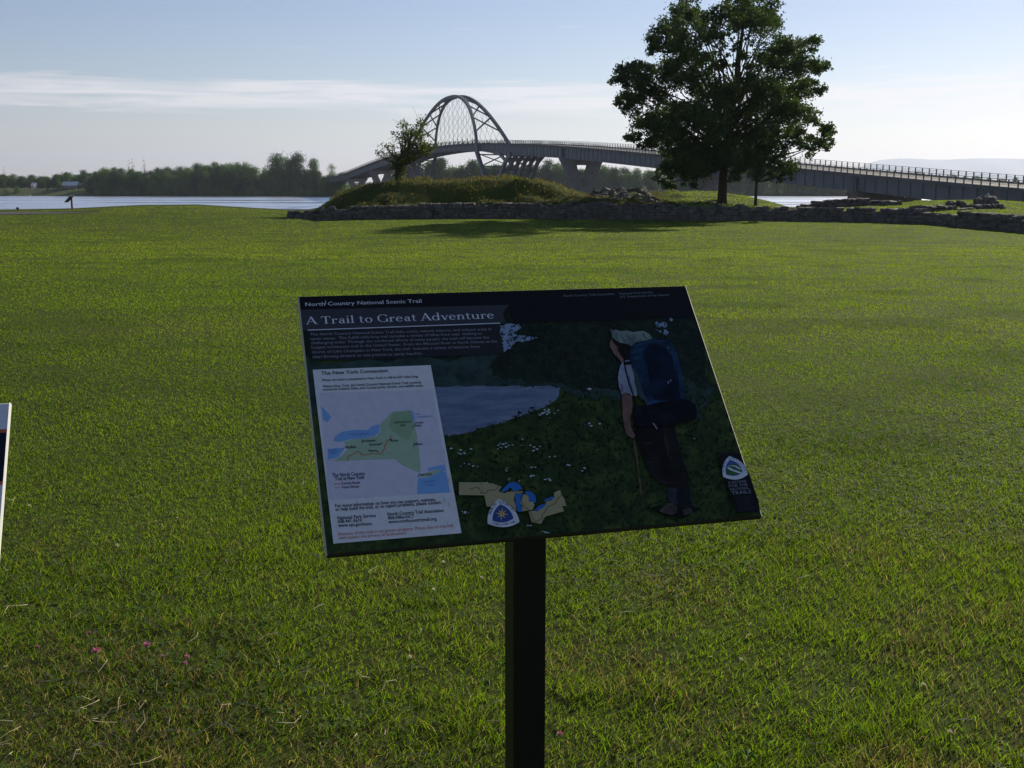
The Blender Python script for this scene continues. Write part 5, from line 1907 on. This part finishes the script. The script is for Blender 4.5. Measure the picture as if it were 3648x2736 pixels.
def lawn_part(name, r0, r1, dens0, power, wk):
    dens = lambda q: dens0 * (r0 / q) ** power
    area = .80 * (r1 * r1 - r0 * r0)
    xy, rr_ = lawn_points(r0, r1, dens, int(area * dens0))
    px = CX + KX * xy[:, 0] / np.maximum(xy[:, 1], 5)
    yw = np.interp(px, W_PX, W_Y, left=78)
    ok = (xy[:, 1] < yw - .1)
    road = (px < 345) & (xy[:, 1] > 70.7) & (xy[:, 1] < 75.6)
    ok &= ~road
    thin = fbm(xy[:, 0] * 1.7, xy[:, 1] * 1.7, 3, 63)
    ok &= gr.random(len(xy)) < np.clip((thin - .24) * 5, .6, 1) + np.clip((rr_ - 3.5) / 2.5, 0, 1)
    xy, rr_ = xy[ok], rr_[ok]
    tall = fbm(xy[:, 0] * 1.3, xy[:, 1] * 1.3, 3, 50)
    n = len(xy)
    clump = fbm(xy[:, 0] * 5.5, xy[:, 1] * 5.5, 2, 57)
    near = 1 - sm(3.2, 6.0, rr_)
    h = (.024 + .022 * np.clip(tall * 1.6 - .3, 0, 1) + near * .034 * np.clip(clump * 2 - .9, 0, 1)) * gr.uniform(.6, 1.3, n)
    h = h * (1 - .3 * sm(4.5, 8, rr_))
    w = np.maximum(.0031, wk * rr_) * gr.uniform(.7, 1.3, n)
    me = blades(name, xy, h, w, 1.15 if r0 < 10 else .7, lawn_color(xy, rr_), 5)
    o = link(name, me, M['grass'])
    o['kind'] = 'stuff'
    return o


o = lawn_part('lawn_grass', 1.6, 5.0, 13500, 0.6, .0007)
o['label'] = 'short green and straw-coloured lawn grass in the foreground'
o = lawn_part('lawn_grass', 5.0, 16.0, 7000, 1.75, .00056)
o['label'] = 'short lawn grass across the middle of the field'
o = lawn_part('lawn_grass', 16.0, 84.0, 900, 1.75, .00062)
o['label'] = 'short sunlit lawn grass far across the field'

# rough grass on the mound and behind the wall
n = 70000
x = gr.uniform(-16, 42, n)
y = gr.uniform(60, 92, n)
px = CX + KX * x / y
ok = (px > 1135) & (px < 3900) & (y > np.interp(px, W_PX, W_Y) + .95)
x, y, px = x[ok], y[ok], px[ok]
xy = np.stack([x, y], 1)
n = len(x)
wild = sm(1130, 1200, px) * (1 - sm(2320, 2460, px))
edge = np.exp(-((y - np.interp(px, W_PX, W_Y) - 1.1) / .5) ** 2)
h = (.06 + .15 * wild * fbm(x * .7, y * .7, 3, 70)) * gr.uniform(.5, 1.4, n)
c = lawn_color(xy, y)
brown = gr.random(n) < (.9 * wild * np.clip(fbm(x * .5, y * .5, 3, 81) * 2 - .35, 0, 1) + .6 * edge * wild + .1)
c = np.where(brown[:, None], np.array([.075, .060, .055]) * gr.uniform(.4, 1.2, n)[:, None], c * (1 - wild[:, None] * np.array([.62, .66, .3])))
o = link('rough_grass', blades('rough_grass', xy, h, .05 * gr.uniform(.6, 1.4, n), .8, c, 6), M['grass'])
o['kind'] = 'stuff'
o['label'] = 'rough brownish grass on the mound and behind the stone wall'

# clover leaves, broad leaves and straw in the foreground
M['clover'] = foliage('clover_leaf', (0.045, 0.085, 0.018), (0.090, 0.150, 0.030), 14, .35, rough=.75, spec=.12)
n = 12000
xy, rr_ = lawn_points(1.8, 9.0, lambda q: 100 * (1.8 / q) ** 1.2, 60000)
keep = fbm(xy[:, 0] * 1.1, xy[:, 1] * 1.1, 3, 90) > .53
xy = xy[keep][:n]
vs, tris = [], []
zc_ = ground_z(xy[:, 0], xy[:, 1])
V, T, k0 = [], [], 0
for (x, y), z in zip(xy, zc_):
    s = random.uniform(.006, .014)
    hz_ = random.uniform(.02, .055)
    a0 = random.uniform(0, 2.1)
    tl = random.uniform(-.3, .3)
    for k in range(3):
        a = a0 + k * 2.094
        d = np.array([math.cos(a), math.sin(a), tl * math.cos(a) + .2])
        e = np.array([-math.sin(a), math.cos(a), 0])
        c0 = np.array([x, y, z + hz_])
        V += [c0, c0 + d * s * .9 + e * s * .55, c0 + d * s * 1.5, c0 + d * s * .9 - e * s * .55]
        T.append([k0, k0 + 1, k0 + 2, k0 + 3])
        k0 += 4
o = link('clover_leaves', np_mesh('clover_leaves', np.array(V), np.array(T)), M['clover'])
o['kind'] = 'stuff'
o['label'] = 'patches of clover leaves among the foreground grass'

M['straw'] = simple('straw', (0.42, 0.35, 0.20), .7, .25, 30)
mb = MB()
for k in range(300):
    if k < 150:
        x, y = random.gauss(-1.15, .75), random.gauss(2.95, .35)
    else:
        rr1 = random.uniform(2.2, 7)
        th = random.uniform(-.6, .6)
        x, y = rr1 * math.sin(th), rr1 * math.cos(th)
    if y < 1.8:
        continue
    L_ = random.uniform(.02, .10)
    a = random.uniform(0, 6.28)
    z = gz(x, y) + random.uniform(.025, .06)
    p0 = Vector((x, y, z))
    p1 = p0 + Vector((math.cos(a) * L_ * .5, math.sin(a) * L_ * .5, random.uniform(-.005, .02)))
    p2 = p1 + Vector((math.cos(a + random.uniform(-.7, .7)) * L_ * .5, math.sin(a) * L_ * .5, random.uniform(-.02, .03)))
    mb.tube([p0, p1, p2], [.0014, .0013, .0008], 4, False)
o = mb.build('straw_clippings', M['straw'], fix=False)
o['kind'] = 'stuff'
o['label'] = 'dry straw clippings lying in the foreground grass'

# light green weeds
M['weed'] = foliage('weed_leaf', (0.10, 0.19, 0.030), (0.16, 0.26, 0.045), 20, .45, rough=.7, spec=.15)


def on_ground(px, py):
    Y = 3.0
    for k in range(12):
        p = at(px, py, Y)
        Y = Y * (EYE - gz(p.x, p.y) - .07) / (EYE - p.z)
    return at(px, py, Y)


for px, py, sz, lab in ((2662, 2652, .034, 'light green broad-leaved weed near the bottom, right of the post'), (2560, 2702, .026, 'low light green weed at the bottom edge, right of the post'), (3050, 2560, .020, 'small light green weed in the grass at lower right'), (1790, 2330, .018, 'small light green weed beside the left face of the post'), (2330, 2270, .018, 'small light green weed right of the post, below the board')):
    p = on_ground(px, py)
    o = empty('weed', (p.x, p.y, gz(p.x, p.y)), lab, 'weed')
    for k in range(7):
        a = k * .9 + random.uniform(-.2, .2)
        d = Vector((math.cos(a), math.sin(a), 0))
        e = Vector((-d.y, d.x, 0))
        L_ = sz * random.uniform(.7, 1.1)
        b0 = Vector((p.x, p.y, gz(p.x, p.y) + .035))
        up = Vector((0, 0, 1))
        MB().add([b0, b0 + d * L_ * .45 + e * L_ * .26 + up * .012, b0 + d * L_ * .85 + e * L_ * .17 + up * .008, b0 + d * L_ + up * .0, b0 + d * L_ * .85 - e * L_ * .17 + up * .008, b0 + d * L_ * .45 - e * L_ * .26 + up * .012, b0 + d * L_ * .5 + up * .004], [(0, 1, 6), (1, 2, 6), (2, 3, 6), (3, 4, 6), (4, 5, 6), (5, 0, 6)]).build('leaf', M['weed'], o, smooth=True)

# clover flowers
M['pink'] = foliage('clover_pink', (0.42, 0.10, 0.30), (0.60, 0.20, 0.46), 60, .3)
M['white_clover'] = foliage('clover_white', (0.50, 0.46, 0.38), (0.68, 0.64, 0.56), 60, .3)
M['stem'] = simple('stem', (0.06, 0.11, 0.03), .6, .2, 40)


def on_ground(px, py):
    Y = 3.0
    for k in range(12):
        p = at(px, py, Y)
        Y = Y * (EYE - gz(p.x, p.y) - .07) / (EYE - p.z)
    return at(px, py, Y)


def flower(px, py, r0, mat, label, nm, group=None):
    p = on_ground(px, py)
    g = gz(p.x, p.y)
    o = empty(nm, (p.x, p.y, g), label, 'flower', group)
    hd = p - Vector((0, 0, 0))
    MB().tube([(p.x, p.y, g - .005), (p.x + .003, p.y, (g + hd.z) / 2), hd], [.0016, .0014, .0014], 5, False).build('stem', M['stem'], o)
    V, Q = [], []
    r = np.random.default_rng(int(px))
    for k in range(46):
        d = r.normal(size=3)
        d[2] = abs(d[2]) * .9 - .25
        d /= np.linalg.norm(d)
        e = np.cross(d, [.2, .3, 1])
        e /= np.linalg.norm(e)
        c0 = np.array(hd)
        b = len(V)
        V += [c0 + d * r0 * .25 - e * r0 * .14, c0 + d * r0 * .25 + e * r0 * .14, c0 + d * r0 * r.uniform(.9, 1.1) + e * r0 * .09, c0 + d * r0 * r.uniform(.9, 1.1) - e * r0 * .09]
        Q.append([b, b + 1, b + 2, b + 3])
    link('petals', np_mesh('petals', np.array(V) - np.array(o.location), np.array(Q)), mat, o)
    return o


for px, py, r0, lab in ((340, 2320, .015, 'bright pink clover flower, lower left of the lawn, nearer of two'), (523, 2298, .015, 'bright pink clover flower, lower left of the lawn, right of the nearer one'), (318, 2254, .007, 'tiny pink clover flower above the pink pair at lower left'), (667, 2340, .009, 'small pink clover flower right of the pink pair'), (660, 2362, .008, 'small faded pink clover flower right of the pink pair, lowest'), (580, 2338, .008, 'small pale pink clover bud between the pink flowers'), (1994, 2614, .009, 'small purple clover flower right of the sign post near the bottom'), (136, 2304, .007, 'tiny pink clover bud near the left edge')):
    flower(px, py, r0, M['pink'], lab, 'clover_flower')
for px, py, r0, lab in ((1545, 2102, .010, 'white clover flower left of the post, just below the board'), (1580, 2004, .009, 'white clover flower close under the bottom edge of the board'), (1716, 2058, .010, 'white clover flower nearest the left side of the post'), (104, 1804, .011, 'white clover flower right of the cut-off board'), (416, 1944, .010, 'white clover flower left of the board, alone'), (3384, 2608, .009, 'white clover flower at lower right of the lawn'), (2640, 2350, .009, 'white clover flower right of the post, halfway down the grass'), (3290, 2440, .009, 'white clover flower above the lowest one at right'), (1460, 2342, .010, 'faded clover flower in the grass left of the post')):
    flower(px, py, r0, M['white_clover'], lab, 'clover_flower')
